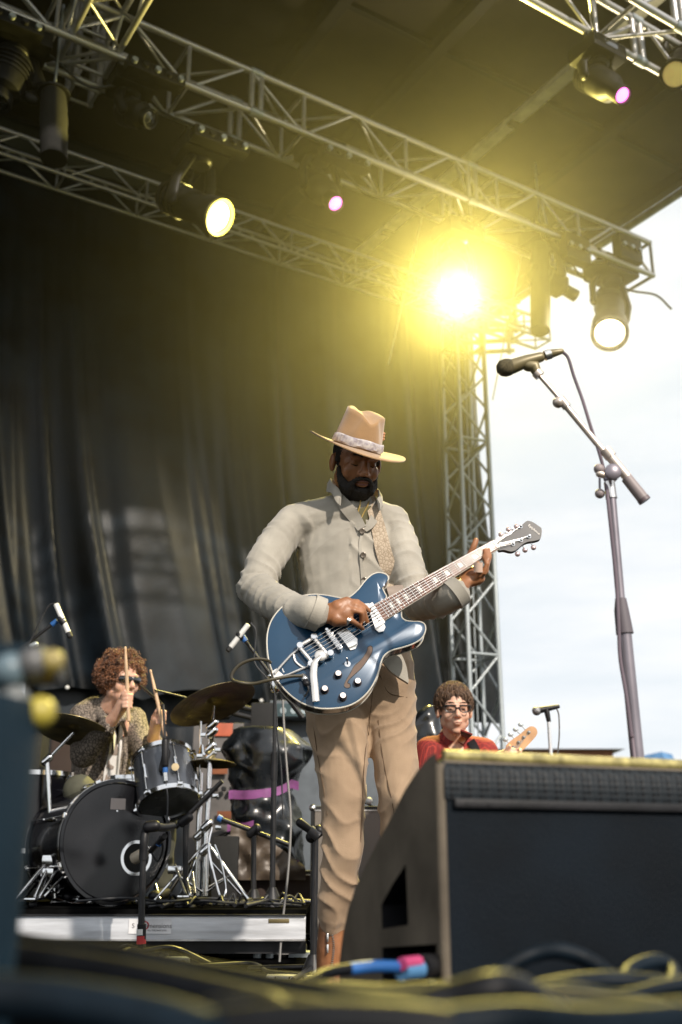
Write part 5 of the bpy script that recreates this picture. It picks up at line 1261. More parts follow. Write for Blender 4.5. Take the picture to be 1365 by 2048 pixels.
for k_, ft_ in ((dk1, V((dk1.x+.02, 5.25, RZT+.06))), (dk2, V((dk2.x, 5.35, RZT+.06)))):
    g.limb([dhp, (dhp+k_)/2, k_], [.09, .08, .058]); g.limb([k_, ft_], [.055, .030]); g.limb([ft_+V((0, .03, -.02)), ft_+V((0, -.10, -.025))], [.026, .022])
def grip(w_, palm, Y, knx):
    g.limb([w_, palm], [.028, .034], n=14)
    for i in range(4):
        c0 = palm+V((knx[0]*.020, .005, .030-.019*i)); fingers(g, [([c0+V((-.010, .01, 0)), c0+V((.018, -.028, .0)), c0+V((.002, -.046, -.002)), c0+V((-.018, -.038, -.002))], .0098)])
    fingers(g, [([palm+V((-.012, -.02, .012)), palm+V((.0, -.042, .030)), palm+V((.010, -.046, .046))], .0105)])
pm1 = at(249, 1404, 5.02); pm2 = at(316, 1437, 5.08); grip(dw1, pm1, 5.0, (1,)); grip(dw2, pm2, 5.08, (1,))
sculpt('body', g, .0055, SKIN2, dr, 2)
AUB = mat('auburn_curly_hair', (.19, .066, .018), .6, 0, .35, 40, .8, 200, sheen=.3)
random.seed(5); g = G()
def hairball(g, c, fr, n, R3, cen_, keep, rr):
    r, f, u = fr
    for i in range(n):
        t = random.random()*2*pi; z = random.uniform(-1, 1); q = sqrt(1-z*z); d = V((q*cos(t), q*sin(t), z)); d = d*(1+.22*noise.noise(d*2.6+V((4, 1, 3))))
        p = V((d.x*R3[0], d.y*R3[1], d.z*R3[2]))*random.uniform(.82, 1.05)+V(cen_)
        if not keep(p): continue
        P0 = c+r*p.x+f*p.y+u*p.z; 
        ax_ = V((random.uniform(-1, 1), random.uniform(-1, 1), random.uniform(-1, 1))).normalized(); s_ = ax_.orthogonal().normalized(); b_ = ax_.cross(s_); R0 = random.uniform(.6, 1)*rr; a0_ = random.random()*6
        pts = [P0+s_*(R0*cos(a0_+k*1.3))+b_*(R0*sin(a0_+k*1.3))+ax_*(k*.0042) for k in range(6)]
        g.tube(pts, [.0012, .0022, .0026, .0026, .0018, .0008], 4)
hairball(g, dc, df, 4200, (.118, .125, .128), (0, -.026, .036), lambda p: not (p.y > .055 and p.z < .060 and abs(p.x) < .065) and not (p.z < -.05 and p.y > -.02) and p.z > -.10, .0085)
g.ell(dc+df[1]*-.025+df[2]*.045, (.102, .105, .10), df)
mk('hair', g, AUB, dr)
g = G(); 
for s in (-1, 1): g.limb([dP(s*.012, .104, .004), dP(s*.034, .100, .004), dP(s*.052, .088, .005)], [.016, .0185, .015], .45, df[2], n=14); 
mk('sunglasses', g, mat('black_glossy_lens', (.006, .006, .007), .06, coat=1.), dr)
g = G(); g.limb([dP(-.054, .088, .012), dP(-.072, .04, .012), dP(-.080, -.01, .010)], [.003, .003, .003], n=8); g.limb([dP(.054, .088, .012), dP(.072, .04, .012), dP(.080, -.01, .01)], [.003]*3, n=8); g.limb([dP(-.05, .096, .018), dP(0, .108, .015), dP(.05, .096, .018)], [.003]*3, n=8)
mk('glasses_frame', g, BLACKP, dr)
mk('lips', G().limb([dP(-.02, .094, -.062), dP(0, .1, -.062), dP(.02, .094, -.062)], [.003, .005, .003], n=8), mat('pink_lips', (.46, .22, .17), .5), dr)
LEO = patterned('leopard_print_cloth', (.23, .19, .155), (.05, .040, .033), 'VORONOI', 60, .85, .2, .04, .16)
g = G()
g.limb([dn+V((-.01, .02, .0)), dch+UP*.04, dch, dbl_, dhp+UP*.02], [.085, .165, .180, .175, .185], .68, XS, n=24); g.limb([ds1, dch+UP*.085, ds2], [.066, .09, .066])
g.tube([p for p in spline([at(196, 1404, 5.60), at(198, 1424, 5.48), at(214, 1442, 5.38), at(240, 1440, 5.38), at(254, 1420, 5.48), at(250, 1402, 5.6)], 5)], .026, 10)
g.limb([at(190, 1420, 5.56), at(160, 1434, 5.50)], [.075, .066])
g.limb([ds1, (ds1+de1)/2, de1], [.070, .070, .066]); g.limb([de1, de1*.22+dw1*.78], [.064, .046]); g.limb([ds2, (ds2+de2)/2, de2], [.072, .066, .064]); g.limb([de2, de2*.45+dw2*.55, de2*.3+dw2*.7], [.062, .056, .052])
jk2, bj2 = sculpt('jacket', g, .0075, LEO, dr, 2, lambda v, n: .010*(.45-abs(sin(v.z*24+v.x*14+2.5*noise.noise(v*6))))*(.6+noise.noise(v*8)))
def patch(name, pp, b, off, m, par, nb=7, th=.006, fall=5.4):
    P_ = [surf(x, y, b, off, fall) for x, y in pp]; c_ = sum(P_, V((0, 0, 0)))/len(P_); cx = sum(x for x, y in pp)/len(pp); cy = sum(y for x, y in pp)/len(pp); c_ = surf(cx, cy, b, off, fall)
    n = len(P_); mid = [surf(x*.5+cx*.5, y*.5+cy*.5, b, off, fall) for x, y in pp]
    g = G().add([c_]+mid+P_+[p+V((0, .02, 0)) for p in P_], [(0, 1+i, 1+(i+1) % n) for i in range(n)]+[(1+i, 1+n+i, 1+n+(i+1) % n, 1+(i+1) % n) for i in range(n)]+[(1+n+i, 1+2*n+i, 1+2*n+(i+1) % n, 1+n+(i+1) % n) for i in range(n)])
    return mk(name, g, m, par)
tsh = patch('tee_shirt', ((226, 1432), (242, 1440), (246, 1470), (243, 1500), (238, 1540), (236, 1582), (205, 1578), (208, 1545), (218, 1505), (224, 1465)), bj2, .012, mat('white_printed_tee', (.66, .64, .62), .8, 0, .08, 9), dr)
random.seed(2)
for (x, y, w_) in ((229, 1498, 9), (222, 1528, 8), (232, 1470, 6), (217, 1556, 7)):
    patch('tee_print', [(x+w_*cos(t*.9)*(1+.4*sin(t*3)), y+w_*1.5*sin(t*.9)) for t in range(7)], bj2, .0145, mat('grey_brown_print', (.25, .20, .17), .8), dr)
band('jacket_edge', ((222, 1428), (216, 1450), (212, 1490), (204, 1530), (200, 1572)), .018, .016, LEO, dr, bj2); band('jacket_edge', ((244, 1440), (252, 1470), (252, 1510), (248, 1550)), .018, .016, LEO, dr, bj2)
g = G(); g.limb([dhp, (dhp+dk1)/2, dk1], [.10, .092, .075]); g.limb([dk1, V((dk1.x+.02, 5.25, RZT+.10))], [.07, .05]); g.limb([dhp, (dhp+dk2)/2, dk2], [.10, .09, .07]); g.limb([dk2, V((dk2.x, 5.35, RZT+.10))], [.068, .05]); g.limb([dhp+V((-.08, 0, 0)), dhp+V((.08, 0, 0))], [.11, .11])
sculpt('trousers', g, .009, mat('olive_green_trousers', (.085, .085, .058), .85, 0, .15, 8, .2, 200), dr, 2, lambda v, n: .006*noise.noise(v*14))
g = G()
for k_ in (dk1, dk2): g.limb([V((k_.x+.01, 5.34, RZT+.045)), V((k_.x+.01, 5.12, RZT+.04))], [.042, .036], .7, XS)
sculpt('shoes', g, .008, BLACKP, dr, 1)
o = thing('drum_stool', 'round black drum stool under the drummer', 'stool', V((dhp.x, dhp.y, RZT)))
mk('seat', G().lathe(V((dhp.x, dhp.y, dhp.z-.12)), -UP, [(0, .12), (.01, .16), (.07, .165), (.08, .15)], 28), BLACKP, o); rod('post', V((dhp.x, dhp.y, dhp.z-.19)), V((dhp.x, dhp.y, RZT+.02)), .016, CHROME, o)
for t in (0, 2.1, 4.2): rod('leg', V((dhp.x, dhp.y, RZT+.14)), V((dhp.x+.2*cos(t), dhp.y+.2*sin(t), RZT+.01)), .009, CHROME, o)
WOOD = mat('pale_hickory', (.62, .42, .26), .5, 0, .12, 30, stretch=(1, 1, .2))
for k, (a, b) in enumerate(((at(251, 1293, 4.97), at(258, 1442, 4.99)), (at(301, 1339, 5.03), at(331, 1472, 5.02)))):
    d = (b-a).normalized(); Lm = (b-a).length
    o = mk('drumstick', G().lathe(a, d, [(0, .002), (.003, .0055), (.010, .0065), (.016, .0048), (.05, .0062), (.12, .0085), (Lm, .0088), (Lm+.003, .006)], 14), WOOD)
    tag(o, ('wooden drumstick held upright in front of the face of the drummer', 'wooden drumstick tilted back in the other fist of the drummer')[k], 'drumstick')

# ---------------------------------------------------------------- BASSIST
bs = thing('person', 'bassist with black framed glasses and a red shirt behind the big loudspeaker', 'person', V((at(912, 1500, 5.1).x, 5.15, 0)))
bc_ = at(909, 1421, 5.05); bf = frame((.05, -1, -.08), (0, -.08, 1)); g = G(); bn = at(909, 1475, 5.12); bP = headprims(g, bc_, bf, .98, bn)
b1 = at(862, 1502, 5.14); b2 = at(965, 1505, 5.14); bch = at(912, 1545, 5.16); bhp = V((bch.x, 5.2, bch.z-.38))
g.limb([bn, bch, bhp], [.075, .16, .15], .65, XS); g.limb([b1, bch+UP*.08, b2], [.06, .08, .06])
e1 = b1+V((-.06, -.03, -.27)); w1 = e1+V((.12, -.24, .03)); e2 = b2+V((.07, -.02, -.20)); w2 = at(1000, 1515, 4.90)
g.limb([b1, e1], [.05, .045]); g.limb([e1, w1], [.044, .03]); g.limb([b2, e2], [.05, .045]); g.limb([e2, w2], [.044, .03])
for (w_, s) in ((w1, 1), (w2, 1)):
    g.limb([w_, w_+V((.05*s, -.03, .01))], [.03, .034])
    for i in range(4): c0 = w_+V((.06, -.03, .03-.02*i)); fingers(g, [([c0, c0+V((.03, -.03, 0)), c0+V((.02, -.055, -.01))], .009)])
    fingers(g, [([w_+V((.02, -.04, .02)), w_+V((.04, -.06, .045))], .0105)])
for s in (-1, 1):
    k_ = bhp+V((s*.14, -.40, .02)); f_ = V((k_.x, k_.y, .07)); g.limb([bhp+V((s*.08, 0, 0)), k_], [.085, .06]); g.limb([k_, f_], [.055, .038]); g.limb([f_+V((0, .05, -.02)), f_+V((0, -.15, -.03))], [.035, .03])
sculpt('body', g, .0055, SKIN2, bs, 2)
BRH = mat('brown_tousled_hair', (.11, .06, .032), .7, 0, .3, 50, .9, 120)
random.seed(9); g = G(); g.ell(bP(0, -.022, .050), (.088, .098, .092), bf)
for i in range(1500):
    t = random.random()*2*pi; zv = random.uniform(-.25, 1); q = sqrt(max(0, 1-zv*zv)); p = V((.088*q*cos(t), -.018+.10*q*sin(t), .048+.098*zv))
    if p.y > .045 and p.z < .085: continue
    d = V((q*cos(t), q*sin(t), zv+.3)); r_, f_, u_ = bf; dd = (r_*d.x+f_*d.y+u_*d.z).normalized(); sd_ = dd.orthogonal().normalized(); sd2 = dd.cross(sd_); ph = random.random()*6
    A_ = bP(*p); T_ = (u_*-.5+sd_*cos(ph)*.8+sd2*sin(ph)*.8); g.tube([A_, A_+dd*.004+T_*.012, A_+dd*.004+T_*.024, A_+dd*.001+T_*.034], [.002, .0034, .0028, .0008], 4)
mk('hair', g, BRH, bs)
FRM = mat('black_glasses_frame', (.012, .012, .012), .3)
g = G()
for s in (-1, 1):
    c0 = (s*.034, .108, .002); pts = [bP(c0[0]+.027*cos(t)*(1 if abs(cos(t)) < .8 else .96), c0[1]-.004*abs(c0[0]+.03*cos(t))/.03, c0[2]+.017*sin(t)) for t in [2*pi*i/16 for i in range(17)]]; g.tube(pts, .0028, 6)
    g.limb([bP(s*.060, .102, .012), bP(s*.08, .02, .010), bP(s*.083, -.01, .008)], [.003]*3, n=6)
g.limb([bP(-.010, .112, .006), bP(.010, .112, .006)], [.003]*2, n=6); g.limb([bP(-.062, .103, .0165), bP(-.012, .112, .0165)], [.0042]*2, n=6); g.limb([bP(.012, .112, .0165), bP(.062, .103, .0165)], [.0042]*2, n=6)
mk('glasses', g, FRM, bs)
g = G()
for s in (-1, 1): g.ell(bP(s*.031, .0865, .000), (.007, .003, .0025), bf)
mk('eyelid_shade', g, FRM, bs)  # flat dark slits painting the shade of the eyelids
g = G()
for s in (-1, 1): g.limb([bP(s*.015, .099, .030), bP(s*.034, .094, .034), bP(s*.05, .078, .028)], [.003, .0035, .002], n=6)
mk('eyebrows', g, BRH, bs)
g = G().limb([bP(-.019, .094, -.062), bP(0, .099, -.061), bP(.019, .094, -.062)], [.002, .003, .002], n=8); mk('lips', g, mat('pink_lips', (.46, .22, .17), .5), bs)
REDS = patterned('red_checked_cotton', (.42, .045, .030), (.20, .02, .018), 'CHECK', 26, .8, .15, .3, .7)
g = G(); g.limb([bn+V((0, .01, -.015)), bch+UP*.06, bch, bhp], [.082, .17, .185, .17], .66, XS, n=24); g.limb([b1, bch+UP*.095, b2], [.075, .09, .075]); g.limb([b1, (b1+e1)/2, e1], [.08, .072, .066]); g.limb([b2, (b2+e2)/2, e2], [.08, .072, .066])
sh, bsh = sculpt('shirt', g, .0075, REDS, bs, 2, lambda v, n: .006*(.45-abs(sin(v.z*26+v.x*12+2.5*noise.noise(v*6))))*(.6+noise.noise(v*8)))
patch('throat_opening', ((890, 1468), (910, 1462), (932, 1468), (922, 1490), (912, 1500), (903, 1490)), bsh, .006, SKIN2, bs, fall=5.1)
band('collar', ((886, 1463), (892, 1474), (902, 1488)), .038, .010, REDS, bs, bsh); band('collar', ((934, 1463), (930, 1474), (922, 1488)), .038, .010, REDS, bs, bsh)
g = G()
for s in (-1, 1): k_ = bhp+V((s*.14, -.40, .02)); g.limb([bhp+V((s*.08, 0, 0)), k_], [.10, .075]); g.limb([k_, V((k_.x, k_.y, .12))], [.072, .06])
sculpt('trousers', g, .01, mat('dark_jeans', (.03, .035, .05), .85), bs, 2)
o = thing('stool', 'plain black stool carrying the bassist, hidden by the loudspeaker', 'stool', V((bhp.x, bhp.y, 0)))
mk('seat', G().lathe(V((bhp.x, bhp.y, bhp.z-.12)), -UP, [(0, .15), (.05, .16)], 24), BLACKP, o)
for t in (.7, 2.3, 3.9, 5.5): rod('leg', V((bhp.x, bhp.y, bhp.z-.17)), V((bhp.x+.15*cos(t), bhp.y+.15*sin(t), .0)), .012, BLACKM, o)
ba_ = thing('bass_guitar', 'maple necked bass guitar of the bassist, its headstock raised at right', 'guitar', V((bch.x, 4.9, bch.z-.3)))
h0 = at(1022, 1505, 4.92); h1 = at(1076, 1452, 4.92); dn_ = (h1-h0).normalized(); sn = V((0, -1, 0)).cross(dn_).normalized()
if sn.z < 0: sn = -sn
MAP = mat('maple', (.62, .35, .17), .35, 0, .12, 14, coat=.3)
n0 = V((bch.x+.02, 4.93, bch.z-.22)); mk('neck', G().tube([n0, h0], [.030, .024], 12, True, .6, sn), MAP, ba_)
hd = [(0, -.024), (.02, -.030), (.10, -.030), (.15, -.024), (.166, -.004), (.160, .016), (.14, .026), (.09, .030), (.03, .038), (.0, .028)]
P_ = spline([V((x, y, 0)) for x, y in hd+[hd[0]]], 4)[:-1]; mk('headstock', G().prism([h0+dn_*(p.x)+sn*(p.y) for p in P_], V((0, .014, 0))), MAP, ba_, False)
for k in range(4):
    c0 = h0+dn_*(.025+.034*k)+sn*.008-V((0, .001, 0)); mk('tuner_post', G().lathe(c0, (0, -1, 0), [(0, .008), (.004, .008), (.010, .004), (.012, 0)], 12), STEEL, ba_)
    q = c0+sn*.050+V((0, .01, 0)); rod('tuner_shaft', c0+V((0, .01, 0)), q, .003, STEEL, ba_, 6); mk('tuner_ear', G().ell(q, (.013, .004, .010)), STEEL, ba_)
    rod('string', c0-V((0, .005, 0)), n0+V((0, -.03, 0)), .0012, STEEL, ba_, 5)
bo = [(-.28, -.10), (-.34, .02), (-.28, .15), (-.14, .17), (-.04, .13), (.08, .17), (.12, .13), (.05, .06), (.06, -.05), (.10, -.14), (.02, -.16), (-.08, -.11), (-.18, -.15)]
P_ = spline([V((x, y, 0)) for x, y in bo+[bo[0]]], 4)[:-1]; mk('body', G().prism([n0+dn_*p.x+sn*p.y-V((0, .01, 0)) for p in P_], V((0, .04, 0))), mat('cream_bass_body', (.6, .5, .3), .3, coat=.5), ba_, False)
band('strap', ((942, 1482), (948, 1492), (952, 1502), (954, 1514)), .040, .012, BLACKP, ba_, bsh)
# bass-side cloth shape left of the bassist
g = G(); g.limb([at(852, 1500, 5.6), at(852, 1450, 5.6), at(862, 1425, 5.6)], [.10, .09, .04], .6, XS)
o, _ = sculpt('covered_bundle', g, .01, BAG, None, 1, lambda v, n: .02*noise.noise(v*12)); tag(o, 'crumpled black plastic covered bundle just left of the bassist', 'bundle')
# ================================================================== FRONT OF STAGE
# vocal microphone on its stand
Ym = 2.3
def m8(x, y, Y=Ym): return at(950+x/2.2747, 650+y/2.2747, Y)
GOLDM = mat('flare_gold_pole', (.72, .62, .54), .35, .5); DKM = mat('grey_stand_paint', (.22, .20, .23), .35, .4, .15);  # pale gold of the lamp flare put into the pole colour
o = thing('microphone', 'stage vocal microphone in its clip at the head of the tall stand before the sky', 'microphone', m8(150, 200))
MB_ = mat('flare_toned_mic', (.22, .18, .09), .4, .2); a = m8(165, 192); b = m8(345, 132); d = (b-a).normalized(); Lm = (b-a).length  # microphone body colour lightened to carry the flare
mk('ball_grille', G().lathe(m8(98, 200), (m8(172, 190)-m8(98, 200)), [(0, 0), (.002, .010), (.010, .019), (.022, .0225), (.034, .021), (.042, .017)], 24), mat('bronze_mesh', (.14, .115, .06), .45, .6, .2, 200, .8, 700), o)
mk('body', G().limb([m8(168, 190), m8(235, 165), m8(300, 146)], [.0185, .0155, .0125], n=16), MB_, o)
mk('collar', G().tube([m8(318, 140), m8(345, 132)], .0125, 16), NICKEL, o); mk('plug', G().limb([m8(345, 131), m8(395, 120)], [.0115, .007], n=14), MB_, o)
mk('switch', G().limb([m8(215, 160), m8(250, 148)], [.006, .005], n=8), NICKEL, o)
b0 = V((at(1275, 1512, Ym).x+.045, Ym, 0))
o = thing('microphone_stand', 'tall boom microphone stand at right with a cable clinging to it', 'microphone stand', b0)
mk('clip', G().limb([m8(240, 185), m8(272, 190), m8(285, 222)], [.014, .016, .011], n=12), MB_, o); mk('clip_nut', G().tube([m8(280, 215), m8(297, 232)], .0135, 14), GOLDM, o)
mk('boom', G().tube([m8(290, 225), m8(395, 345)], .0055, 12), GOLDM, o); mk('boom', G().tube([m8(390, 340), m8(640, 640)], .0078, 14), GOLDM, o)
mk('boom_clutch', G().tube([m8(388, 336), m8(420, 374)], .011, 14), GOLDM, o); mk('knob', G().ell(m8(380, 352), .014), GOLDM, o)
mk('boom_sleeve', G().tube([m8(600, 580), m8(700, 700)], .0115, 16), GOLDM, o); mk('counterweight', G().tube([m8(690, 695), m8(772, 798)], [.0135, .0145], 18), mat('rosy_grey_rubber', (.30, .25, .25), .5), o)
mk('boom_clutch', G().tube([m8(592, 566), m8(620, 600)], .0145, 16), GOLDM, o); mk('weight_end', G().tube([m8(764, 788), m8(775, 802)], .0152, 18), mat('rosy_dark_rubber', (.16, .12, .13), .5), o)
mk('pivot_block', G().limb([m8(632, 668), m8(612, 700)], [.019, .015], .6, V((1, 0, 0)), n=14), DKM, o); mk('pivot_disc', G().lathe(m8(625, 672, Ym-.03), (0, -1, 0), [(0, .019), (.01, .019), (.014, .014), (.014, 0)], 22), DKM, o)
mk('tightening_lever', G().limb([m8(610, 692), m8(566, 676)], [.007, .009], n=10), GOLDM, o); mk('knob', G().ell(m8(565, 655), .0125), mat('rosy_grey_rubber', (.30, .25, .25), .5), o)
rod('lever_rod', m8(568, 680), m8(569, 760), .0028, DKM, o); mk('knob', G().ell(m8(569, 767), .0118), mat('rosy_grey_rubber', (.30, .25, .25), .5), o)
mk('collar', G().tube([m8(612, 715), m8(622, 790)], [.013, .0135], 16), NICKEL, o)
U_ = m8(622, 780); Lw = m8(675, 1400)
mk('upper_tube', G().tube([U_, m8(664, 1260)], .0105, 16), DKM, o)
mk('clutch', G().tube([m8(664, 1245), m8(668, 1300), m8(683, 1405)], [.0125, .0165, .0195], 18), mat('soft_grey_rubber', (.11, .095, .11), .6), o)
bt = at(1276, 1520, Ym); dd = (bt-m8(684, 1400)); foot = m8(684, 1400)+dd*((0-m8(684, 1400).z)/dd.z); foot = V((foot.x, Ym, .02))
mk('lower_tube', G().tube([m8(683, 1400), foot], .0148, 18), DKM, o); mk('base', G().lathe(V((foot.x, Ym, 0)), UP, [(0, .13), (.018, .125), (.03, .03), (.05, .02)], 32), BLACKM, o)
cb = spline([m8(395, 119), m8(425, 150), m8(450, 230), m8(490, 340), m8(530, 470), m8(572, 600), m8(596, 700), m8(606, 800, Ym-.02), m8(625, 980, Ym-.02), m8(645, 1180, Ym-.02), m8(655, 1380, Ym-.02), m8(662, 1520, Ym-.02), m8(690, 1690, Ym-.02), m8(712, 1860, Ym-.02), m8(730, 2000, Ym-.02), V((foot.x-.03, Ym-.1, .01))], 8)
o = mk('microphone_cable', G().tube(cb, .0042, 8), mat('mauve_grey_cable', (.15, .115, .14), .45)); tag(o, 'thin cable curving from the vocal microphone down along its tall stand', 'cable')

# wedge loudspeaker
WX = V((.932, .362, 0)).normalized(); WY = V((-.362, .932, 0)).normalized()
wc = at(889, 1900, 1.55); wc = V((wc.x, wc.y, 0))
def w3(s, z, t=0): return wc+WY*s+UP*z+WX*t
def side_sz(px, py):
    p = onplane(px, py, wc, WX); return (p-wc).dot(WY), p.z
cnr = at(889, 1512, 1.55); HW = cnr.z
spx = [(873, 1505), (858, 1514), (835, 1542), (810, 1580), (781, 1638), (757, 1682), (734, 1727), (712, 1775), (697, 1818), (686, 1870), (680, 1920)]
pr = [(0, 0), (0, HW-.02), (.006, HW-.004)]+[side_sz(*p) for p in spx]; pr = [(max(0, s), z) for s, z in pr]; pr += [(pr[-1][0]+.005, .05), (pr[-1][0], 0)]
WID = .74
wd_ = thing('wedge_loudspeaker', 'large black wedge stage loudspeaker in the right foreground with a yellow lit rim', 'loudspeaker', w3(.2, 0, WID/2))
# side wall in strips round two handle openings (real holes)
def inpoly(s, z, poly):
    c = False; j = len(poly)-1
    for i in range(len(poly)):
        if (poly[i][1] > z) != (poly[j][1] > z) and s < (poly[j][0]-poly[i][0])*(z-poly[i][1])/(poly[j][1]-poly[i][1])+poly[i][0]: c = not c
        j = i
    return c
hA = [side_sz(*p) for p in ((812, 1728), (817, 1850), (765, 1858), (763, 1810), (786, 1768))]
hB = [side_sz(*p) for p in ((874, 1888), (874, 2040), (766, 2040), (765, 1895))]
bm = bmesh.new()
def loop(poly): 
    vs = [bm.verts.new(w3(s, z, 0)) for s, z in poly]; return [bm.edges.new((vs[i], vs[(i+1) % len(vs)])) for i in range(len(vs))]
eds = loop(pr)+loop(hA)+loop(hB); bmesh.ops.triangle_fill(bm, edges=eds, use_beauty=True, use_dissolve=False)
bm.verts.index_update(); g = G(); g.add([v.co.copy() for v in bm.verts], [[v.index for v in f.verts] for f in bm.faces]); bm.free()
cu = G(); 
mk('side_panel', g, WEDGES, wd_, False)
for nm, h_ in (('handle_recess', hA), ('socket_recess', hB)):
    g = G(); n = len(h_); g.add([w3(s, z, 0) for s, z in h_]+[w3(s, z, .09) for s, z in h_], [(i, (i+1) % n, n+(i+1) % n, n+i) for i in range(n)]+[tuple(n+i for i in range(n))]); mk(nm, g, BLACKP, wd_, False)
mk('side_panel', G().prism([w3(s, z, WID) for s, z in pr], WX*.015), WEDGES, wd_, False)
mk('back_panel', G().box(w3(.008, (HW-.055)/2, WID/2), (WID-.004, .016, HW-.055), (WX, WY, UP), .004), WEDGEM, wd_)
g = G(); m_ = len(pr)
seg = pr[2:]
vs = [];
for (s, z) in seg: vs += [w3(s+.0, z-.004, .012), w3(s, z-.004, WID)]
g.add(vs, [(2*i, 2*i+2, 2*i+3, 2*i+1) for i in range(len(seg)-1)]); mk('sloped_front', g, WEDGES, wd_)
GRL = patterned('perforated_steel_grille', (.014, .018, .022), (.002, .002, .003), 'VORONOI', 110, .5, .9, .25, .45, feature='F1', dist=.002, rnd=.0)
GRL.node_tree.nodes['Principled BSDF'].inputs['Specular IOR Level'].default_value = .2
g = G(); pts = [(-.004, HW-.060), (-.006, HW-.045), (-.005, HW-.022), (.002, HW-.010), (.014, HW-.004)]
vs = []
for (s, z) in pts: vs += [w3(s, z, .006), w3(s, z, WID-.004)]
g.add(vs, [(2*i, 2*i+2, 2*i+3, 2*i+1) for i in range(len(pts)-1)]); mk('grille', g, GRL, wd_)
mk('grille_ledge', G().box(w3(-.004, HW-.066, WID/2+.005), (WID-.03, .012, .012), (WX, WY, UP), .003), BLACKP, wd_)
for t_ in (.02, .055): mk('rivet', G().lathe(w3(-.010, HW-.066, t_+.02), -WY, [(0, .004), (.001, .004), (.0015, 0)], 8), BLACKP, wd_)
g = G().tube([w3(.012, HW+.002, .014), w3(.012, HW+.002, WID-.01)], .009, 10); mk('top_rim', g, mat('yellow_lit_rim', (.42, .36, .14), .4, .2, .3, 40), wd_)  # yellow backlight put into the colour of the black rim
mk('corner_post', G().tube([w3(.006, 0.0, .004), w3(.006, HW-.01, .004)], .008, 12), WEDGES, wd_)
for k in range(2): mk('socket', G().lathe(w3(.05+.0*k, side_sz(870, 1900+60*k)[1]-.03, .035), -WX, [(0, .018), (.03, .018), (.03, .012), (.012, .012)], 18), STEEL, wd_)

# low black case carrying the cable pile in front of the stage
CT = .235
cas = thing('cable_case', 'low black case top across the bottom of the picture under the heap of cables', 'case', V((0, .75, 0)))
mk('lid', G().box((0.1, .72, CT-.02), (2.4, .92, .04), None, .01), mat('matt_black_lid', (.004, .004, .004), .9, spec=.0), cas); mk('box', G().box((0.1, .72, CT/2-.03), (2.36, .88, CT-.06), None, .01), TOLEX, cas)
CAB = mat('thick_black_cable', (.005, .006, .008), .45, 0, .25, 20, .05, 60, spec=.15)
CAB2 = mat('blue_black_cable', (.006, .012, .019), .5, 0, .25, 20, spec=.12)
def cable(label, pts, r, m=CAB): 
    P_ = spline(pts, 8); o = mk('stage_cable', G().tube(P_, r, 14), m); return tag(o, label, 'cable', 'cables heaped in the foreground')
cable('fat blurred cable rising from the bottom left to a hump and falling to the right', [at(-60, 1868, 1.02), at(60, 1900, .98), at(250, 1925, .92), at(450, 1965, .88), at(640, 2000, .82), at(800, 2018, .80), at(900, 2000, .80), at(990, 1978, .80), at(1040, 1985, .82), at(1080, 2010, .85), at(1120, 2030, .9)], .0125)
cable('long cable under the fat one running straight to the lower right', [at(-50, 1905, .86), at(120, 1930, .84), at(330, 1968, .80), at(560, 2020, .74), at(760, 2050, .70)], .011)
cable('yellow lit cable lying flat at the bottom edge near the middle', [at(320, 2085, .62), at(500, 2056, .62), at(640, 2046, .62), at(800, 2050, .62), at(900, 2062, .62)], .012)
cable('short bright cable bend at the bottom left of the middle', [at(380, 2040, .70), at(450, 2022, .70), at(520, 2014, .70), at(560, 2030, .69), at(600, 2060, .68)], .010)
cable('cable stretched level across the right bottom behind the hump', [at(960, 1995, .98), at(1060, 1998, .98), at(1180, 2008, .98), at(1290, 2020, .97), at(1420, 2045, .95)], .0105)
cable('thin level cable between the boot and the wedge foot', [at(640, 1978, 1.10), at(760, 1984, 1.10), at(900, 1980, 1.10), at(950, 1990, 1.10), at(1010, 2010, 1.08)], .008)
cable('arching cable loop before the back panel of the wedge', [at(960, 1990, 1.25), at(1000, 1945, 1.28), at(1060, 1910, 1.30), at(1120, 1902, 1.30), at(1180, 1922, 1.30), at(1230, 1958, 1.28), at(1300, 1995, 1.2)], .0095, CAB2)
cable('small cable loop at the right edge before the wedge', [at(1240, 1985, 1.15), at(1262, 1940, 1.2), at(1310, 1922, 1.22), at(1342, 1935, 1.22), at(1345, 1965, 1.18), at(1300, 1992, 1.12)], .008, CAB2)
cable('blue-black cable lying in waves toward the right edge', [at(1020, 1992, 1.12), at(1110, 1972, 1.12), at(1200, 1962, 1.12), at(1290, 1966, 1.12), at(1400, 1985, 1.1)], .0095, CAB2)
cable('thinner blue-black cable crossing over the others at right', [at(1050, 1986, 1.05), at(1150, 1980, 1.05), at(1240, 1994, 1.05), at(1330, 1975, 1.05), at(1420, 1960, 1.05)], .007, CAB2)
cable('dark cable along the bottom right corner', [at(900, 2050, .66), at(1040, 2040, .66), at(1200, 2052, .64), at(1400, 2040, .62)], .011, CAB2)
cable('dark cable along the bottom left corner', [at(-80, 1990, .60), at(100, 2000, .60), at(300, 2035, .58), at(420, 2075, .56)], .012, CAB2)
cable('yellow lit cable stub at the left bottom beside the dark case', [at(-20, 1945, .95), at(60, 1936, .95), at(140, 1944, .95), at(200, 1962, .94), at(240, 1985, .92)], .012)
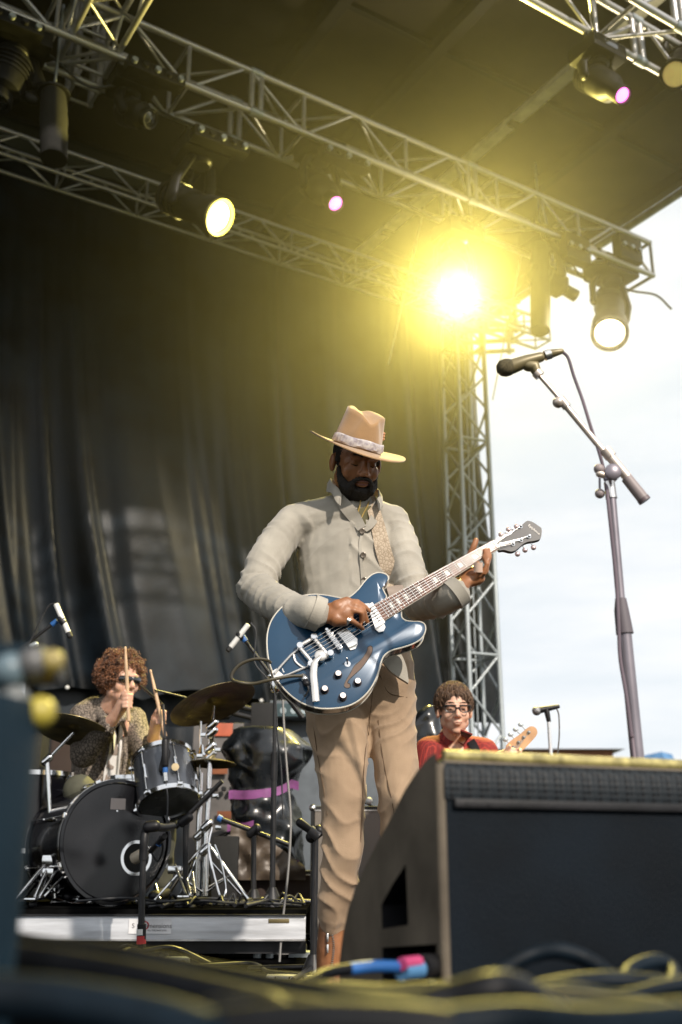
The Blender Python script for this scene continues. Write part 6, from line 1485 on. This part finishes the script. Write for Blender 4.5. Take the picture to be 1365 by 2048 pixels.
# blue and pink taped plug going into the wedge
o = thing('taped_cable', 'cable with blue sleeve and pink and blue taped plug entering the side of the wedge', 'cable', at(760, 1935, 1.42))
mk('cable', G().tube(spline([at(560, 1985, 1.35), at(620, 1962, 1.38), at(660, 1945, 1.42), at(700, 1938, 1.44)], 6), .0075, 10), CAB, o)
mk('blue_sleeve', G().tube(spline([at(700, 1938, 1.44), at(750, 1933, 1.46), at(805, 1934, 1.50)], 6), .0078, 12), BLUE, o)
mk('blue_tape', G().tube([at(803, 1942, 1.49), at(840, 1938, 1.52)], .0125, 14), mat('light_blue_tape', (.08, .22, .42), .5), o)
mk('pink_tape', G().tube([at(804, 1928, 1.485), at(838, 1924, 1.515)], [.0085, .0085], 12), PINK, o)
mk('plug', G().tube([at(840, 1934, 1.52), at(885, 1930, 1.60)], .016, 14), BLACKP, o)
# blurred black case at the left edge with connectors on top
o = thing('black_cabinet', 'tall blurred dark blue-black cabinet filling the left edge of the picture', 'cabinet', V((at(0, 1700, .80).x-.1, .85, 0)))
e1_ = at(112, 1600, .86); zt = at(40, 1400, .80).z
mk('box', G().box((e1_.x-.2, .83, (zt)/2), (.4, .07, zt), (V((.95, -.31, 0)), V((.31, .95, 0)), UP), .015), mat('blue_black_paint', (.006, .018, .029), .6, 0, .2, 4, .3, 200, spec=.15), o)
for k, (px, py, r, m_) in enumerate(((22, 1340, .014, mat('pale_blue_connector', (.11, .16, .19), .4)), (30, 1400, .012, mat('grey_connector', (.13, .14, .14), .4)), (105, 1322, .0095, mat('yellow_cap', (.30, .24, .08), .4)), (80, 1424, .0125, mat('bright_yellow_cap', (.40, .33, .05), .4)), (68, 1325, .013, mat('dim_grey_knob', (.10, .10, .10), .4)))):
    p = at(px, py, .80-.0*k); mk('connector', G().limb([p+V((-.012, .03, -.004)), p], [r*.8, r], n=14), m_, o)
mk('bracket', G().box(at(20, 1330, .83), (.05, .04, .03), None, .010), mat('blue_black_paint', (.018, .038, .055), .6), o)
mk('bracket', G().box(at(62, 1345, .84), (.05, .04, .016), None, .006), BLACKP, o)
# small clutter on the stage floor
for k, (px, py, w_, h_, Y, lab, m_) in enumerate(((355, 1933, .09, .03, 4.4, 'small grey effects box on the stage floor under the riser', STEEL), (455, 1893, .06, .05, 4.9, 'little box with a white logo sticker under the right part of the riser', BLACKP), (580, 1958, .16, .012, 3.9, 'white strip of a power bar on the floor left of the boot', WHITE), (90, 1930, .10, .03, 4.4, 'small pale box on the floor at left under the riser', STEEL))):
    p = at(px, py, Y); p.z = h_/2; o = thing('floor_box', lab, 'box', V((p.x, Y, 0))); mk('casing', G().box(p, (w_, .07, h_), None, .004), m_, o)
    for j in range(3): mk('socket', G().lathe(p+V((-w_*.3+w_*.3*j, -.035, 0)), (0, -1, 0), [(0, min(h_*.3, .008)), (.004, min(h_*.3, .008)), (.004, 0)], 10), CHROME if k != 1 else WHITE, o)
o = mk('stage_cable', G().tube(spline([V((-.9, 4.35, .012)), V((-.6, 4.2, .012)), V((-.35, 4.3, .015)), V((-.25, 4.0, .012)), V((-.1, 3.9, .012))], 8), .008, 8), RUBBER); tag(o, 'black cable winding over the stage floor in front of the riser legs', 'cable')
